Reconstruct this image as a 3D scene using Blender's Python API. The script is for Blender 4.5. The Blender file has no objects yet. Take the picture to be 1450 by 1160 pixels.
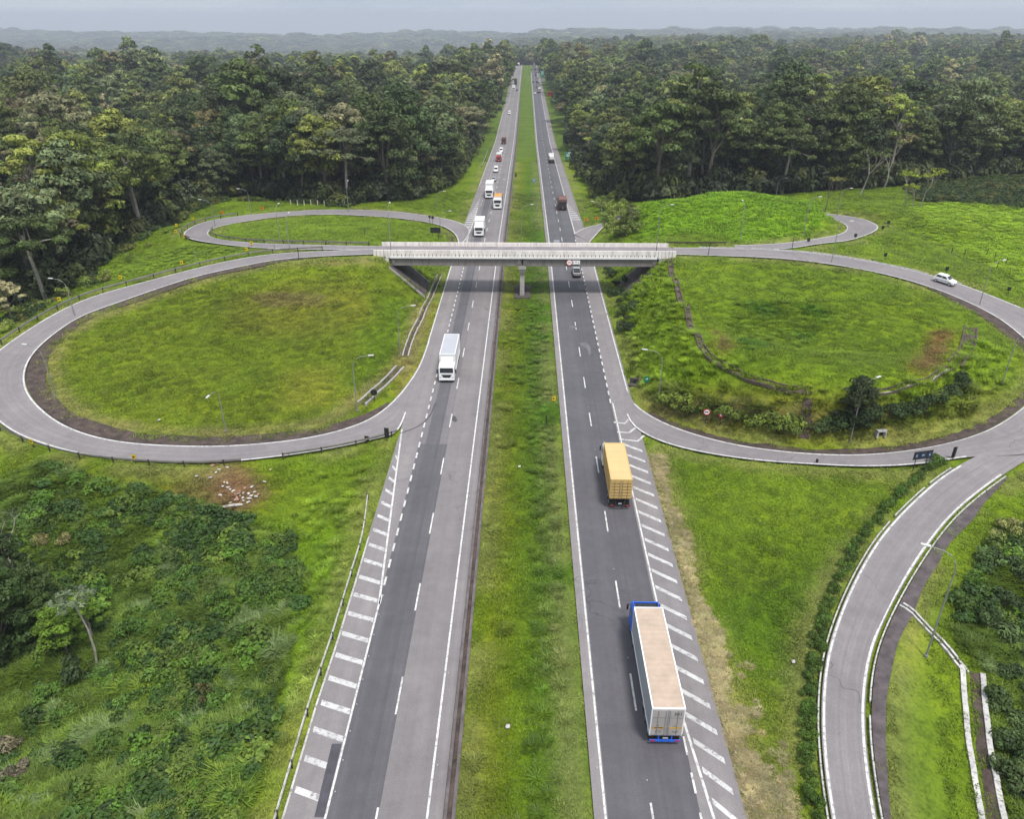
import bpy, bmesh, math, random
import numpy as np
from mathutils import Vector, Matrix
R = math.radians
random.seed(7); rng = np.random.default_rng(11)
S = bpy.context.scene; C = S.collection

# ---------------------------------------------------------------- camera
CAMH, PITCH, YAW, FPX = 50.0, R(27.5), R(0.995), 1072.0
cam = bpy.data.objects.new('camera', bpy.data.cameras.new('camera')); C.objects.link(cam)
CAMX = -.45
cam.location = (CAMX, 0, CAMH); cam.rotation_euler = (math.pi/2-PITCH, 0, YAW)
cam.data.sensor_width = 36; cam.data.lens = FPX/1450*36; cam.data.clip_start = 1; cam.data.clip_end = 20000
S.camera = cam
CR = Matrix.Rotation(YAW, 3, 'Z') @ Matrix.Rotation(math.pi/2-PITCH, 3, 'X')
def P(px, py, z=0.0):
    """plan position of a surveyed spot of known height"""
    d = CR @ Vector(((px-725)/FPX, -(py-580)/FPX, -1))
    t = (z-CAMH)/d.z
    return Vector((d.x*t+CAMX, d.y*t, z))

# ---------------------------------------------------------------- tagging
def tag(o, label=None, cat=None, group=None, kind=None):
    if label: o['label'] = label
    if cat: o['category'] = cat
    if group: o['group'] = group
    if kind: o['kind'] = kind
    return o
def thing(name, loc, rz, label, cat, group=None):
    o = bpy.data.objects.new(name, None); C.objects.link(o)
    o.empty_display_size = .5
    o.location = loc; o.rotation_euler = (0, 0, rz)
    return tag(o, label, cat, group)
def link_mesh(name, me, parent=None):
    o = bpy.data.objects.new(name, me); C.objects.link(o)
    if parent: o.parent = parent
    return o
def copy_tree(o, parent=None):
    c = o.copy(); C.objects.link(c)
    if parent: c.parent = parent
    for ch in list(o.children): copy_tree(ch, c)
    return c

# ---------------------------------------------------------------- mesh builder
class MB:
    def __init__(s): s.v = []; s.f = []; s.m = []; s.c = []
    def add(s, vs, fs, m=0, c=None):
        b = len(s.v); s.v += [tuple(x) for x in vs]
        for f in fs: s.f.append([b+i for i in f]); s.m.append(m); s.c.append(c)
    def box(s, cx, cy, cz, sx, sy, sz, m=0, M=None, top=(1, 1), off=(0, 0), c=None):
        vs = []
        for k, (tx, ty) in ((-1, (1, 1)), (1, top)):
            ox, oy = off if k > 0 else (0, 0)
            for i, j in ((-1, -1), (1, -1), (1, 1), (-1, 1)):
                vs.append(Vector((cx+ox+i*sx/2*tx, cy+oy+j*sy/2*ty, cz+k*sz/2)))
        if M: vs = [M @ v for v in vs]
        s.add(vs, [(3, 2, 1, 0), (4, 5, 6, 7), (0, 1, 5, 4), (1, 2, 6, 5), (2, 3, 7, 6), (3, 0, 4, 7)], m, c)
    def bbox(s, cx, cy, cz, sx, sy, sz, b=.05, m=0):
        bm = bmesh.new(); bmesh.ops.create_cube(bm, size=1)
        for v in bm.verts: v.co = Vector((v.co.x*sx, v.co.y*sy, v.co.z*sz))
        bmesh.ops.bevel(bm, geom=list(bm.edges), offset=b, segments=2, affect='EDGES', profile=.5)
        s.bm(bm, m, Vector((cx, cy, cz)))
    def bm(s, bm, m=0, off=Vector()):
        bm.verts.index_update()
        s.add([v.co+off for v in bm.verts], [[v.index for v in f.verts] for f in bm.faces], m); bm.free()
    def prism(s, poly, a, b, axis='x', m=0):
        """extrude a closed 2-D outline; axis x: outline (y,z); axis y: (x,z); axis z: (x,y)"""
        n = len(poly)
        def w(p, t): return {'x': (t, p[0], p[1]), 'y': (p[0], t, p[1]), 'z': (p[0], p[1], t)}[axis]
        vs = [w(p, a) for p in poly]+[w(p, b) for p in poly]
        fs = [tuple(range(n))[::-1], tuple(range(n, 2*n))]+[(i, (i+1) % n, n+(i+1) % n, n+i) for i in range(n)]
        s.add(vs, fs, m)
    def tube(s, path, rad, n=8, m=0, cap=True, c=None):
        path = [Vector(p) for p in path]
        if not hasattr(rad, '__len__'): rad = [rad]*len(path)
        b = len(s.v); K = len(path)
        for i, p in enumerate(path):
            d = (path[min(i+1, K-1)]-path[max(i-1, 0)]).normalized()
            u = d.cross(Vector((0, 0, 1)) if abs(d.z) < .9 else Vector((1, 0, 0))).normalized(); w = d.cross(u)
            for k in range(n):
                a = 2*math.pi*k/n; q = p+(u*math.cos(a)+w*math.sin(a))*rad[i]; s.v.append(tuple(q))
        for i in range(K-1):
            for k in range(n):
                s.f.append([b+i*n+k, b+i*n+(k+1) % n, b+(i+1)*n+(k+1) % n, b+(i+1)*n+k]); s.m.append(m); s.c.append(c)
        if cap:
            s.f.append([b+k for k in range(n)][::-1]); s.m.append(m); s.c.append(c)
            s.f.append([b+(K-1)*n+k for k in range(n)]); s.m.append(m); s.c.append(c)
    def cyl(s, p, q, r, n=16, m=0): s.tube([p, q], r, n, m)
    def build(s, name, mats, parent=None, smooth=False):
        me = bpy.data.meshes.new(name); me.from_pydata(s.v, [], s.f)
        if not isinstance(mats, (list, tuple)): mats = [mats]
        for k in mats: me.materials.append(k)
        me.polygons.foreach_set('material_index', s.m)
        if any(c is not None for c in s.c):
            at = me.color_attributes.new('tint', 'FLOAT_COLOR', 'CORNER'); arr = []
            for f, c in zip(s.f, s.c):
                c = c if c is not None else (1, 1, 1)
                arr += [c[0], c[1], c[2], 1]*len(f)
            at.data.foreach_set('color', arr)
        if smooth: me.polygons.foreach_set('use_smooth', [True]*len(s.f))
        me.update()
        return link_mesh(name, me, parent)

# ---------------------------------------------------------------- materials
def lin(c): return tuple((x/12.92 if x <= .04045 else ((x+.055)/1.055)**2.4) for x in c)
ALB = .60
def A(r, g, b, k=1.0): return tuple(min(.85, ALB*k*x) for x in lin((r/255, g/255, b/255)))
def nn(nt, t, **kw):
    n = nt.nodes.new(t)
    for k, v in kw.items(): setattr(n, k, v)
    return n
def base_mat(name):
    m = bpy.data.materials.new(name); m.use_nodes = True; nt = m.node_tree
    return m, nt, nt.nodes['Principled BSDF']
def mixc(nt, a, b, fac, mode='MIX'):
    n = nn(nt, 'ShaderNodeMix', data_type='RGBA', blend_type=mode)
    for s, v in ((0, fac), (6, a), (7, b)):
        if hasattr(v, 'links'): nt.links.new(v, n.inputs[s])
        elif isinstance(v, (int, float)): n.inputs[s].default_value = v
        else: n.inputs[s].default_value = (*v[:3], 1)
    return n.outputs[2]
def noise(nt, vec, scale, detail=3, rough=.6):
    n = nn(nt, 'ShaderNodeTexNoise'); n.inputs['Scale'].default_value = scale
    n.inputs['Detail'].default_value = detail; n.inputs['Roughness'].default_value = rough
    if vec is not None: nt.links.new(vec, n.inputs['Vector'])
    return n.outputs['Fac']
def ramp(nt, fac, stops):
    n = nn(nt, 'ShaderNodeValToRGB'); e = n.color_ramp.elements
    while len(e) < len(stops): e.new(.5)
    for k, (p, c) in zip(e, stops):
        k.position = p; k.color = (*(c if hasattr(c, '__len__') else (c, c, c)), 1)
    nt.links.new(fac, n.inputs[0]); return n.outputs[0]
def simple(name, col, rough=.6, metal=0, var=.15, scale=1.5, spec=.5, bump=0, coat=0):
    m, nt, b = base_mat(name)
    tc = nn(nt, 'ShaderNodeTexCoord')
    f = noise(nt, tc.outputs['Object'], scale, 5)
    v = ramp(nt, f, [(.3, (1-var,)*3), (.7, (1+var,)*3)])
    nt.links.new(mixc(nt, col, v, 1.0, 'MULTIPLY'), b.inputs['Base Color'])
    b.inputs['Roughness'].default_value = rough; b.inputs['Metallic'].default_value = metal
    b.inputs['Specular IOR Level'].default_value = spec
    b.inputs['Coat Weight'].default_value = coat
    if bump:
        bn = nn(nt, 'ShaderNodeBump'); bn.inputs['Strength'].default_value = bump; bn.inputs['Distance'].default_value = .05
        nt.links.new(noise(nt, tc.outputs['Object'], scale*6, 4), bn.inputs['Height']); nt.links.new(bn.outputs[0], b.inputs['Normal'])
    return m

def m_ground():
    m, nt, b = base_mat('ground_cover')
    geo = nn(nt, 'ShaderNodeNewGeometry'); pos = geo.outputs['Position']
    at = nn(nt, 'ShaderNodeAttribute', attribute_name='gcol')
    n1 = noise(nt, pos, .09, 4); n2 = noise(nt, pos, .7, 4); n3 = noise(nt, pos, 3.2, 3, .7)
    c = mixc(nt, at.outputs['Color'], ramp(nt, n1, [(.3, (.78, .82, .8)), (.5, (1, 1, 1)), (.72, (1.3, 1.16, .95))]), 1, 'MULTIPLY')
    c = mixc(nt, c, ramp(nt, n2, [(.25, (.6, .62, .62)), (.5, (1, 1, 1)), (.75, (1.28, 1.22, 1.1))]), 1, 'MULTIPLY')
    c = mixc(nt, c, ramp(nt, n3, [(.25, (.5, .5, .5)), (.5, (1, 1, 1)), (.8, (1.3, 1.28, 1.2))]), 1, 'MULTIPLY')
    nt.links.new(c, b.inputs['Base Color'])
    b.inputs['Roughness'].default_value = .9; b.inputs['Specular IOR Level'].default_value = .1
    bn = nn(nt, 'ShaderNodeBump'); bn.inputs['Strength'].default_value = .8; bn.inputs['Distance'].default_value = .25
    nt.links.new(n3, bn.inputs['Height']); nt.links.new(bn.outputs[0], b.inputs['Normal'])
    return m
def streaky(name, col, rough=.85):
    m, nt, b = base_mat(name); tc = nn(nt, 'ShaderNodeTexCoord')
    mp = nn(nt, 'ShaderNodeMapping'); mp.inputs['Scale'].default_value = (1, 1, .12); nt.links.new(tc.outputs['Object'], mp.inputs['Vector'])
    st = noise(nt, mp.outputs[0], 2.2, 5, .7); bl = noise(nt, tc.outputs['Object'], .35, 4)
    c = mixc(nt, col, ramp(nt, st, [(.3, (.62, .6, .58)), (.5, (.97, .96, .95)), (.7, (1.06, 1.06, 1.06))]), 1, 'MULTIPLY')
    c = mixc(nt, c, ramp(nt, bl, [(.3, (.85, .84, .83)), (.7, (1.08, 1.08, 1.08))]), 1, 'MULTIPLY')
    nt.links.new(c, b.inputs['Base Color']); b.inputs['Roughness'].default_value = rough
    return m
def m_asphalt():
    m, nt, b = base_mat('asphalt')
    uv = nn(nt, 'ShaderNodeUVMap', uv_map='UVMap')
    geo = nn(nt, 'ShaderNodeNewGeometry'); pos = geo.outputs['Position']
    at = nn(nt, 'ShaderNodeAttribute', attribute_name='tint')
    mp = nn(nt, 'ShaderNodeMapping'); mp.inputs['Scale'].default_value = (1, .02, 1); nt.links.new(uv.outputs[0], mp.inputs['Vector'])
    st = noise(nt, mp.outputs[0], 1.3, 4); bl = noise(nt, pos, .12, 4); fi = noise(nt, pos, 9, 3, .7); pt = noise(nt, pos, .9, 3)
    c = mixc(nt, at.outputs['Color'], ramp(nt, st, [(.3, (.8, .8, .82)), (.5, (1, 1, 1)), (.7, (1.13, 1.12, 1.1))]), 1, 'MULTIPLY')
    c = mixc(nt, c, ramp(nt, bl, [(.3, (.88, .88, .89)), (.7, (1.1, 1.1, 1.09))]), 1, 'MULTIPLY')
    c = mixc(nt, c, ramp(nt, pt, [(.3, (.92, .92, .92)), (.7, (1.07, 1.07, 1.07))]), 1, 'MULTIPLY')
    c = mixc(nt, c, ramp(nt, fi, [(.25, (.8, .8, .8)), (.75, (1.18, 1.18, 1.18))]), 1, 'MULTIPLY')
    # wheel tracks
    sxy = nn(nt, 'ShaderNodeSeparateXYZ'); nt.links.new(uv.outputs[0], sxy.inputs[0])
    mu = nn(nt, 'ShaderNodeMath', operation='MULTIPLY_ADD'); mu.inputs[1].default_value = 2*math.pi/1.8; mu.inputs[2].default_value = 7.85*2*math.pi/1.8; nt.links.new(sxy.outputs['X'], mu.inputs[0])
    co = nn(nt, 'ShaderNodeMath', operation='COSINE'); nt.links.new(mu.outputs[0], co.inputs[0])
    wt_ = ramp(nt, co.outputs[0], [(0, (1.06, 1.06, 1.05)), (.9, (.86, .86, .87))])
    c = mixc(nt, c, mixc(nt, (1, 1, 1), wt_, ramp(nt, noise(nt, pos, .06, 3), [(.35, .25), (.65, 1)])), 1, 'MULTIPLY')
    # tar-sealed cracks
    vo = nn(nt, 'ShaderNodeTexVoronoi', feature='DISTANCE_TO_EDGE'); vo.inputs['Scale'].default_value = .11
    wv = nn(nt, 'ShaderNodeVectorMath', operation='ADD'); nw = nn(nt, 'ShaderNodeTexNoise'); nw.inputs['Scale'].default_value = .35
    sc = nn(nt, 'ShaderNodeVectorMath', operation='SCALE'); sc.inputs['Scale'].default_value = 5
    nt.links.new(pos, nw.inputs['Vector']); nt.links.new(nw.outputs['Color'], sc.inputs[0]); nt.links.new(pos, wv.inputs[0]); nt.links.new(sc.outputs[0], wv.inputs[1])
    nt.links.new(wv.outputs[0], vo.inputs['Vector'])
    cr = ramp(nt, vo.outputs['Distance'], [(.0, (.62, .62, .62)), (.012, (1, 1, 1))])
    gate = ramp(nt, noise(nt, pos, .05, 2), [(.52, 0), (.6, 1)])
    c = mixc(nt, c, mixc(nt, (1, 1, 1), cr, gate), 1, 'MULTIPLY')
    nt.links.new(c, b.inputs['Base Color'])
    b.inputs['Roughness'].default_value = .75; b.inputs['Specular IOR Level'].default_value = .3
    bn = nn(nt, 'ShaderNodeBump'); bn.inputs['Strength'].default_value = .25; bn.inputs['Distance'].default_value = .02
    nt.links.new(fi, bn.inputs['Height']); nt.links.new(bn.outputs[0], b.inputs['Normal'])
    return m
def m_paint(name, col, wear=.5):
    m, nt, b = base_mat(name)
    geo = nn(nt, 'ShaderNodeNewGeometry'); pos = geo.outputs['Position']
    f = noise(nt, pos, 2.3, 5, .75); g = noise(nt, pos, .4, 3)
    c = mixc(nt, col, ramp(nt, g, [(.3, (.8, .8, .8)), (.7, (1.08, 1.08, 1.08))]), 1, 'MULTIPLY')
    c = mixc(nt, c, A(140, 134, 138), ramp(nt, f, [(.36, wear), (.5, 0)]))
    nt.links.new(c, b.inputs['Base Color']); b.inputs['Roughness'].default_value = .7
    return m
def m_leaf(name, col, hue=.12, inst=False, rough=.55):
    """foliage: per-clump tint on the mesh, a shade of its own for each plant"""
    m, nt, b = base_mat(name)
    at = nn(nt, 'ShaderNodeAttribute', attribute_name='tint')
    if inst:
        ga = nn(nt, 'ShaderNodeAttribute', attribute_name='pcol', attribute_type='INSTANCER'); col = ga.outputs['Color']
    c = mixc(nt, col, at.outputs['Color'], 1, 'MULTIPLY')
    oi = nn(nt, 'ShaderNodeObjectInfo')
    rc = ramp(nt, oi.outputs['Random'], [(0, (.66, .7, .62)), (.3, (1.0, .96, .9)), (.6, (.84, .93, .76)), (.85, (1.2, 1.15, .92)), (1, (.93, .9, .86))])
    c = mixc(nt, c, rc, .9, 'MULTIPLY')
    nt.links.new(c, b.inputs['Base Color'])
    b.inputs['Roughness'].default_value = rough; b.inputs['Specular IOR Level'].default_value = .25
    tr = nn(nt, 'ShaderNodeBsdfTranslucent'); mx = nn(nt, 'ShaderNodeMixShader'); mx.inputs[0].default_value = .14
    nt.links.new(c, tr.inputs[0]); nt.links.new(b.outputs[0], mx.inputs[1]); nt.links.new(tr.outputs[0], mx.inputs[2])
    nt.links.new(mx.outputs[0], nt.nodes['Material Output'].inputs[0])
    return m
M = {}
M['ground'] = m_ground(); M['asphalt'] = m_asphalt()
M['white_paint'] = m_paint('road_paint_white', (.56, .555, .54), .85)
M['old_paint'] = m_paint('worn_road_paint', (.48, .475, .47), .95)
M['kerb'] = m_paint('whitewashed_kerb', (.46, .45, .43), .95)
M['concrete'] = simple('concrete', A(196, 190, 188), .85, var=.2, scale=.6, bump=.2)
M['pale_concrete'] = simple('pale_concrete', A(226, 221, 218, 1.22), .8, var=.14, scale=.7, bump=.15)
M['pale_concrete'] = streaky('pale_concrete', A(228, 223, 219, 1.5))
M['grey_girder'] = streaky('grey_girder', A(146, 141, 138))
M['_old_girder'] = simple('grey_girder', A(140, 136, 134), .85, var=.2, scale=.5, bump=.15)
M['stone'] = simple('dark_pitching', A(92, 84, 82), .95, var=.45, scale=1.1, bump=.8)
M['gutter'] = simple('dirty_gutter', A(86, 72, 66), .95, var=.6, scale=1.0, bump=1)
M['soil'] = simple('brown_litter', A(104, 90, 82), 1, var=.45, scale=1.4, bump=1)
M['steel'] = simple('galvanised_steel', (.5, .5, .5), .45, .8, .12, 2)
M['rail'] = simple('weathered_rail', A(150, 146, 140), .6, .3, .25, 1)
M['dark_metal'] = simple('sign_back', (.012, .012, .014), .6, 0, .2, 2)
M['post_dark'] = simple('dark_post', (.035, .03, .028), .8, 0, .3, 2)
M['lamp_white'] = simple('lamp_housing', (.5, .5, .49), .5, 0, .05)
M['lamp_pole'] = simple('lamp_pole_steel', A(168, 170, 165), .6, .3, .2, 1)
M['glass'] = simple('dark_glass', (.015, .018, .022), .08, 0, .1, 1, .6)
M['rubber'] = simple('tyre_rubber', (.02, .02, .02), .85, 0, .2, 4)
M['hub'] = simple('wheel_hub', (.45, .45, .46), .4, .6, .15, 4)
M['chassis'] = simple('black_chassis', (.02, .02, .022), .7, 0, .3, 3)
M['white_body'] = simple('white_body_paint', (.74, .74, .74), .3, 0, .04, 1, .5, coat=.3)
M['lightgrey_body'] = simple('pale_grey_panel', A(205, 207, 215), .5, 0, .06, .7)
M['red_paint'] = simple('red_paint', (.4, .02, .02), .4, 0, .1)
M['green_sign'] = simple('green_sign_face', (.0, .2, .12), .5, 0, .06)
M['blue_sign'] = simple('blue_sign_face', (.02, .15, .42), .5, 0, .06)
M['yellow_sign'] = simple('yellow_sign_face', (.75, .5, .0), .5, 0, .06)
M['orange_sign'] = simple('orange_sign_face', (.8, .25, .01), .5, 0, .06)
M['sign_white'] = simple('white_sign_face', (.8, .8, .8), .5, 0, .05)
M['bark'] = simple('bark', A(118, 108, 98), .9, 0, .35, 2.5, bump=.6)
M['pale_bark'] = simple('pale_bark', A(176, 168, 156), .9, 0, .3, 2.5, bump=.5)

# ---------------------------------------------------------------- world, sun, haze
w = bpy.data.worlds.new('World'); S.world = w; w.use_nodes = True; nt = w.node_tree
bg = nt.nodes['Background']
SUN_EL, SUN_AZ = R(66), R(148)       # azimuth clockwise from +Y
tc = nn(nt, 'ShaderNodeTexCoord'); sx = nn(nt, 'ShaderNodeSeparateXYZ'); cx = nn(nt, 'ShaderNodeCombineXYZ')
mx = nn(nt, 'ShaderNodeMath', operation='MAXIMUM'); mx.inputs[1].default_value = .04
nt.links.new(tc.outputs['Generated'], sx.inputs[0]); nt.links.new(sx.outputs['X'], cx.inputs['X']); nt.links.new(sx.outputs['Y'], cx.inputs['Y'])
nt.links.new(sx.outputs['Z'], mx.inputs[0]); nt.links.new(mx.outputs[0], cx.inputs['Z'])
sky = nn(nt, 'ShaderNodeTexSky', sky_type='NISHITA'); sky.sun_disc = False
sky.sun_elevation = SUN_EL; sky.sun_rotation = SUN_AZ; sky.air_density = 1.2; sky.dust_density = 3
nt.links.new(cx.outputs[0], sky.inputs['Vector'])
nz = noise(nt, tc.outputs['Generated'], 3.0, 5)
mpw = nn(nt, 'ShaderNodeMapping'); mpw.inputs['Scale'].default_value = (1.1, 1, 5); nt.links.new(tc.outputs['Generated'], mpw.inputs['Vector'])
nz = noise(nt, mpw.outputs[0], 2.2, 5)
SK = 7.9
cl = ramp(nt, nz, [(.3, (.37*SK, .43*SK, .53*SK)), (.7, (.52*SK, .56*SK, .63*SK))])
zg = ramp(nt, sx.outputs['Z'], [(.0, (1.0, 1.0, 1.0)), (.08, (1.03, 1.02, 1.0)), (.35, (1.4, 1.36, 1.3)), (1.0, (1.9, 1.82, 1.7))])
cl = mixc(nt, cl, zg, 1, 'MULTIPLY')
nt.links.new(mixc(nt, sky.outputs[0], cl, .88), bg.inputs['Color']); bg.inputs['Strength'].default_value = .066
sd = bpy.data.lights.new('sun', 'SUN'); sd.energy = 1.5; sd.angle = R(10); sd.color = (1, .96, .9)
so = bpy.data.objects.new('sun', sd); C.objects.link(so)
so.rotation_euler = (math.pi/2-SUN_EL, 0, math.pi-SUN_AZ); so.location = (0, 0, 200)
S.view_settings.view_transform = 'Standard'; S.view_settings.look = 'None'; S.view_settings.gamma = 1
S.view_settings.exposure = 1.4
HAZE = True
if HAZE:
    hb = MB(); hb.box(0, 4700, -72, 17000, 9700, 300)
    hm = bpy.data.materials.new('haze_air'); hm.use_nodes = True; t = hm.node_tree; t.nodes.clear()
    pv = nn(t, 'ShaderNodeVolumePrincipled'); pv.inputs['Color'].default_value = (.72, .78, .86, 1)
    pv.inputs['Density'].default_value = .00018; pv.inputs['Anisotropy'].default_value = .2
    t.links.new(pv.outputs[0], nn(t, 'ShaderNodeOutputMaterial').inputs['Volume'])
    tag(hb.build('haze', hm), kind='stuff')
# ================================================================ ROADS (plan geometry)
def catmull(pts, step=1.5):
    pts = [np.array(p, float) for p in pts]; out = []
    n = len(pts)
    for i in range(n-1):
        p0 = pts[max(i-1, 0)]; p1 = pts[i]; p2 = pts[i+1]; p3 = pts[min(i+2, n-1)]
        k = max(2, int(np.linalg.norm(p2[:2]-p1[:2])/step))
        for j in range(k):
            t = j/k
            out.append(.5*((2*p1)+(-p0+p2)*t+(2*p0-5*p1+4*p2-p3)*t*t+(-p0+3*p1-3*p2+p3)*t**3))
    out.append(pts[-1]); return np.array(out)
def pairs(Lp, Rp, Z):
    """both edges of a ramp, sampled together"""
    a = [np.concatenate([np.array(P(*l, z)), np.array(P(*r, z))]) for l, r, z in zip(Lp, Rp, Z)]
    n = len(a); out = []
    for i in range(n-1):
        p0 = a[max(i-1, 0)]; p1 = a[i]; p2 = a[i+1]; p3 = a[min(i+2, n-1)]
        k = max(2, int(np.linalg.norm((p2-p1)[:2])/1.2))
        for j in range(k):
            t = j/k; out.append(.5*((2*p1)+(-p0+p2)*t+(2*p0-5*p1+4*p2-p3)*t*t+(-p0+3*p1-3*p2+p3)*t**3))
    out.append(a[-1]); out = np.array(out)
    # light smoothing keeps the curves fair
    for _ in range(6):
        s = out.copy(); s[1:-1] = .25*out[:-2]+.5*out[1:-1]+.25*out[2:]; out = s
    return out[:, :3], out[:, 3:]
PROF = ([-300, 190, 430, 1000, 1180, 1320, 1500, 2500, 4000, 7000, 9600], [0, 0, -10.5, -11, -13, -19, -27, -42, -68, -130, -190])
def prof(y): return np.interp(y, *PROF)

ramps = {}
ramps['west_loop'] = pairs(
 [(528,360),(453,363),(391,368),(331,379.7),(276,392),(220.7,410),(165.5,429.3),(116,447.3),(80,470.7),(49.7,497),(36,521.7),(34.5,541),(41.4,560),(60.7,581),(91,603),(129.7,617),(179,626.6),(248,630.7),(317,631.3),(398,625.2),(458.6,615.5),(504.5,602.3),(533.5,587.8),(560,564.8),(579,540.7),(593.8,516.6),(606,482.8)],
 [(528,352.5),(445,356),(375,360.5),(310,372),(250,387),(190,403),(125,421.5),(75,445),(33,471),(-8,500),(-28,522),(-33,545),(-28,572),(0,600),(30,619),(85,637.5),(140,648),(225,655),(303,656.2),(400,646.5),(470,635.5),(519,625),(550.4,616.7),(568.5,608.3),(583,560),(594.9,518),(606.3,483)],
 [8.3,8.2,7.9,7.6,7.2,6.7,6.2,5.7,5.1,4.6,4.2,3.9,3.5,3.1,2.6,2.2,1.8,1.4,1.1,.7,.4,.2,.1,.03,.012,.012,.012])
ramps['east_loop'] = pairs(
 [(888,553),(895,571),(913.8,585),(938.6,598.6),(975.9,612.3),(1025.5,626),(1080,635.6),(1156.6,642.8),(1233,643.3),(1309.7,634.4),(1373.5,619),(1411.8,602.5),(1450,575.7),(1472,548),(1478,520),(1470,497),(1450,480),(1421,455),(1389.7,437),(1329,410.5),(1273.8,393.6),(1220.7,381.5),(1160,371.9),(1100,365.4),(1003,361.7),(953,360)],
 [(884,553),(881,590),(896,606),(917,618.5),(953,632),(1010,644.2),(1080,653.5),(1150,657.8),(1225,661.5),(1310,657.5),(1382.4,644.6),(1460,645),(1510,612),(1540,573),(1550,530),(1540,490),(1505,462),(1447.6,436),(1409,420.5),(1353.5,399.7),(1290,382),(1235,370.5),(1170,360),(1105,354),(1003,350.8),(953,350.5)],
 [.012,.02,.05,.1,.2,.35,.5,.8,1.1,1.5,1.9,2.2,2.7,3.2,3.7,4.2,4.7,5.3,5.9,6.6,7.2,7.6,7.9,8.1,8.3,8.3])
ramps['south_east'] = pairs(
 [(1395,640),(1383,645.8),(1339.5,670),(1291,711),(1243,764),(1204.4,831.6),(1177.9,899),(1165.8,952),(1162,1024.6),(1168,1101.8),(1176.4,1160),(1192,1240)],
 [(1475,640),(1450,653),(1397.4,689),(1349,730),(1310.5,778.5),(1274.4,836.4),(1247.8,889.5),(1231,938),(1223.5,1012),(1231,1097),(1240.6,1160),(1258,1240)],
 [2.05,1.95,1.6,1.2,.8,.4,.1,0,0,0,0,0])
ramps['north_west'] = pairs(
 [(648.6,343.4),(648,338),(639.7,326.9),(623,318.6),(598,313.4),(557,308.3),(505,304.8),(453.4,303.7),(401.7,306.2),(345,314),(306.2,321.7),(294.7,328.6),(296.6,334.2),(311.8,338.9),(358.7,343.8),(400,345.5),(460,347),(535,348.6)],
 [(656,343.4),(667,332),(662,319.7),(641.4,311.4),(598,304),(557,299),(505,296.9),(453.4,296.9),(401.7,300),(331,306.6),(281.4,316.2),(262,327.3),(259.4,332.8),(271.8,339.7),(340,349),(400,352.6),(460,353.5),(535,354)],
 [.02,.05,.3,.7,1.1,1.8,2.5,3.2,3.9,4.7,5.4,5.8,6.1,6.4,7,7.5,8,8.3])
ramps['north_east'] = pairs(
 [(1040,347.3),(1100,345),(1148,339),(1187,332),(1199,324.8),(1197.7,319),(1186,312.5),(1160,307.5),(1100,302),(1000,298),(900,305),(860,318),(846,331),(835,343.4)],
 [(1040,353),(1109.7,352.6),(1160,345.3),(1208.6,339.3),(1244.8,324.8),(1240,316.6),(1220.7,309.5),(1187,304),(1100,296),(1000,291.5),(890,297),(852.4,316.6),(828,322),(812,331)],
 [8.3,8.1,7.7,7,6.2,5.8,5.4,4.8,3.8,2.6,1.2,.5,.1,.02])

def ribbon_mesh(name, L, Rr, mat, z=0.0, cols=((0, 1, (1, 1, 1)),), parent=None, u0=None):
    """sheet between two edge lines; cols: (from, to, tint) across"""
    n = len(L); br = sorted({c[0] for c in cols} | {c[1] for c in cols}); k = len(br)
    vs = []; uv = []; acc = 0
    for i in range(n):
        if i: acc += np.linalg.norm((L[i]+Rr[i]-L[i-1]-Rr[i-1])[:2])/2
        wd = np.linalg.norm((Rr[i]-L[i])[:2])
        for t in br:
            p = L[i]*(1-t)+Rr[i]*t; vs.append((p[0], p[1], p[2]+z)); uv.append((t*wd, acc))
    fs = []; tint = []
    for i in range(n-1):
        for j in range(k-1):
            a = i*k+j; fs.append((a, a+1, a+k+1, a+k)); tint.append(cols[j][2])
    me = bpy.data.meshes.new(name); me.from_pydata(vs, [], fs); me.materials.append(mat)
    l = me.uv_layers.new(name='UVMap'); at = me.color_attributes.new('tint', 'FLOAT_COLOR', 'CORNER')
    l.data.foreach_set('uv', [c for f in fs for v in f for c in uv[v]])
    at.data.foreach_set('color', [c for f, tn in zip(fs, tint) for v in f for c in (*tn, 1)])
    nz = sum((Vector(vs[f[1]])-Vector(vs[f[0]])).cross(Vector(vs[f[2]])-Vector(vs[f[0]])).z for f in fs[:20])
    if nz < 0: me.flip_normals()
    return link_mesh(name, me, parent)
def offset(L, Rr, d0, d1, side):
    """strip running beside edge L (side 0) or R (side 1), from d0 to d1 outward"""
    E, O = (L, Rr) if side == 0 else (Rr, L)
    T = np.gradient(E[:, :2], axis=0); T /= np.linalg.norm(T, axis=1)[:, None]+1e-9
    N = np.stack([-T[:, 1], T[:, 0]], 1)
    sg = np.sign(((E-O)[:, :2]*N).sum(1)); sg[sg == 0] = 1; N *= sg[:, None]
    for _ in range(4): N[1:-1] = (N[:-2]+N[1:-1]+N[2:])/3
    N /= np.linalg.norm(N, axis=1)[:, None]+1e-9
    def o(d): return np.concatenate([E[:, :2]+N*(np.asarray(d).reshape(-1, 1) if np.ndim(d) else d), E[:, 2:]], 1)
    return o(d0), o(d1)

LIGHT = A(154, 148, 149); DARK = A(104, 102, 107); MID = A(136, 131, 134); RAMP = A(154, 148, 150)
def scl(c, k): return tuple(x*k for x in c)

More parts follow.
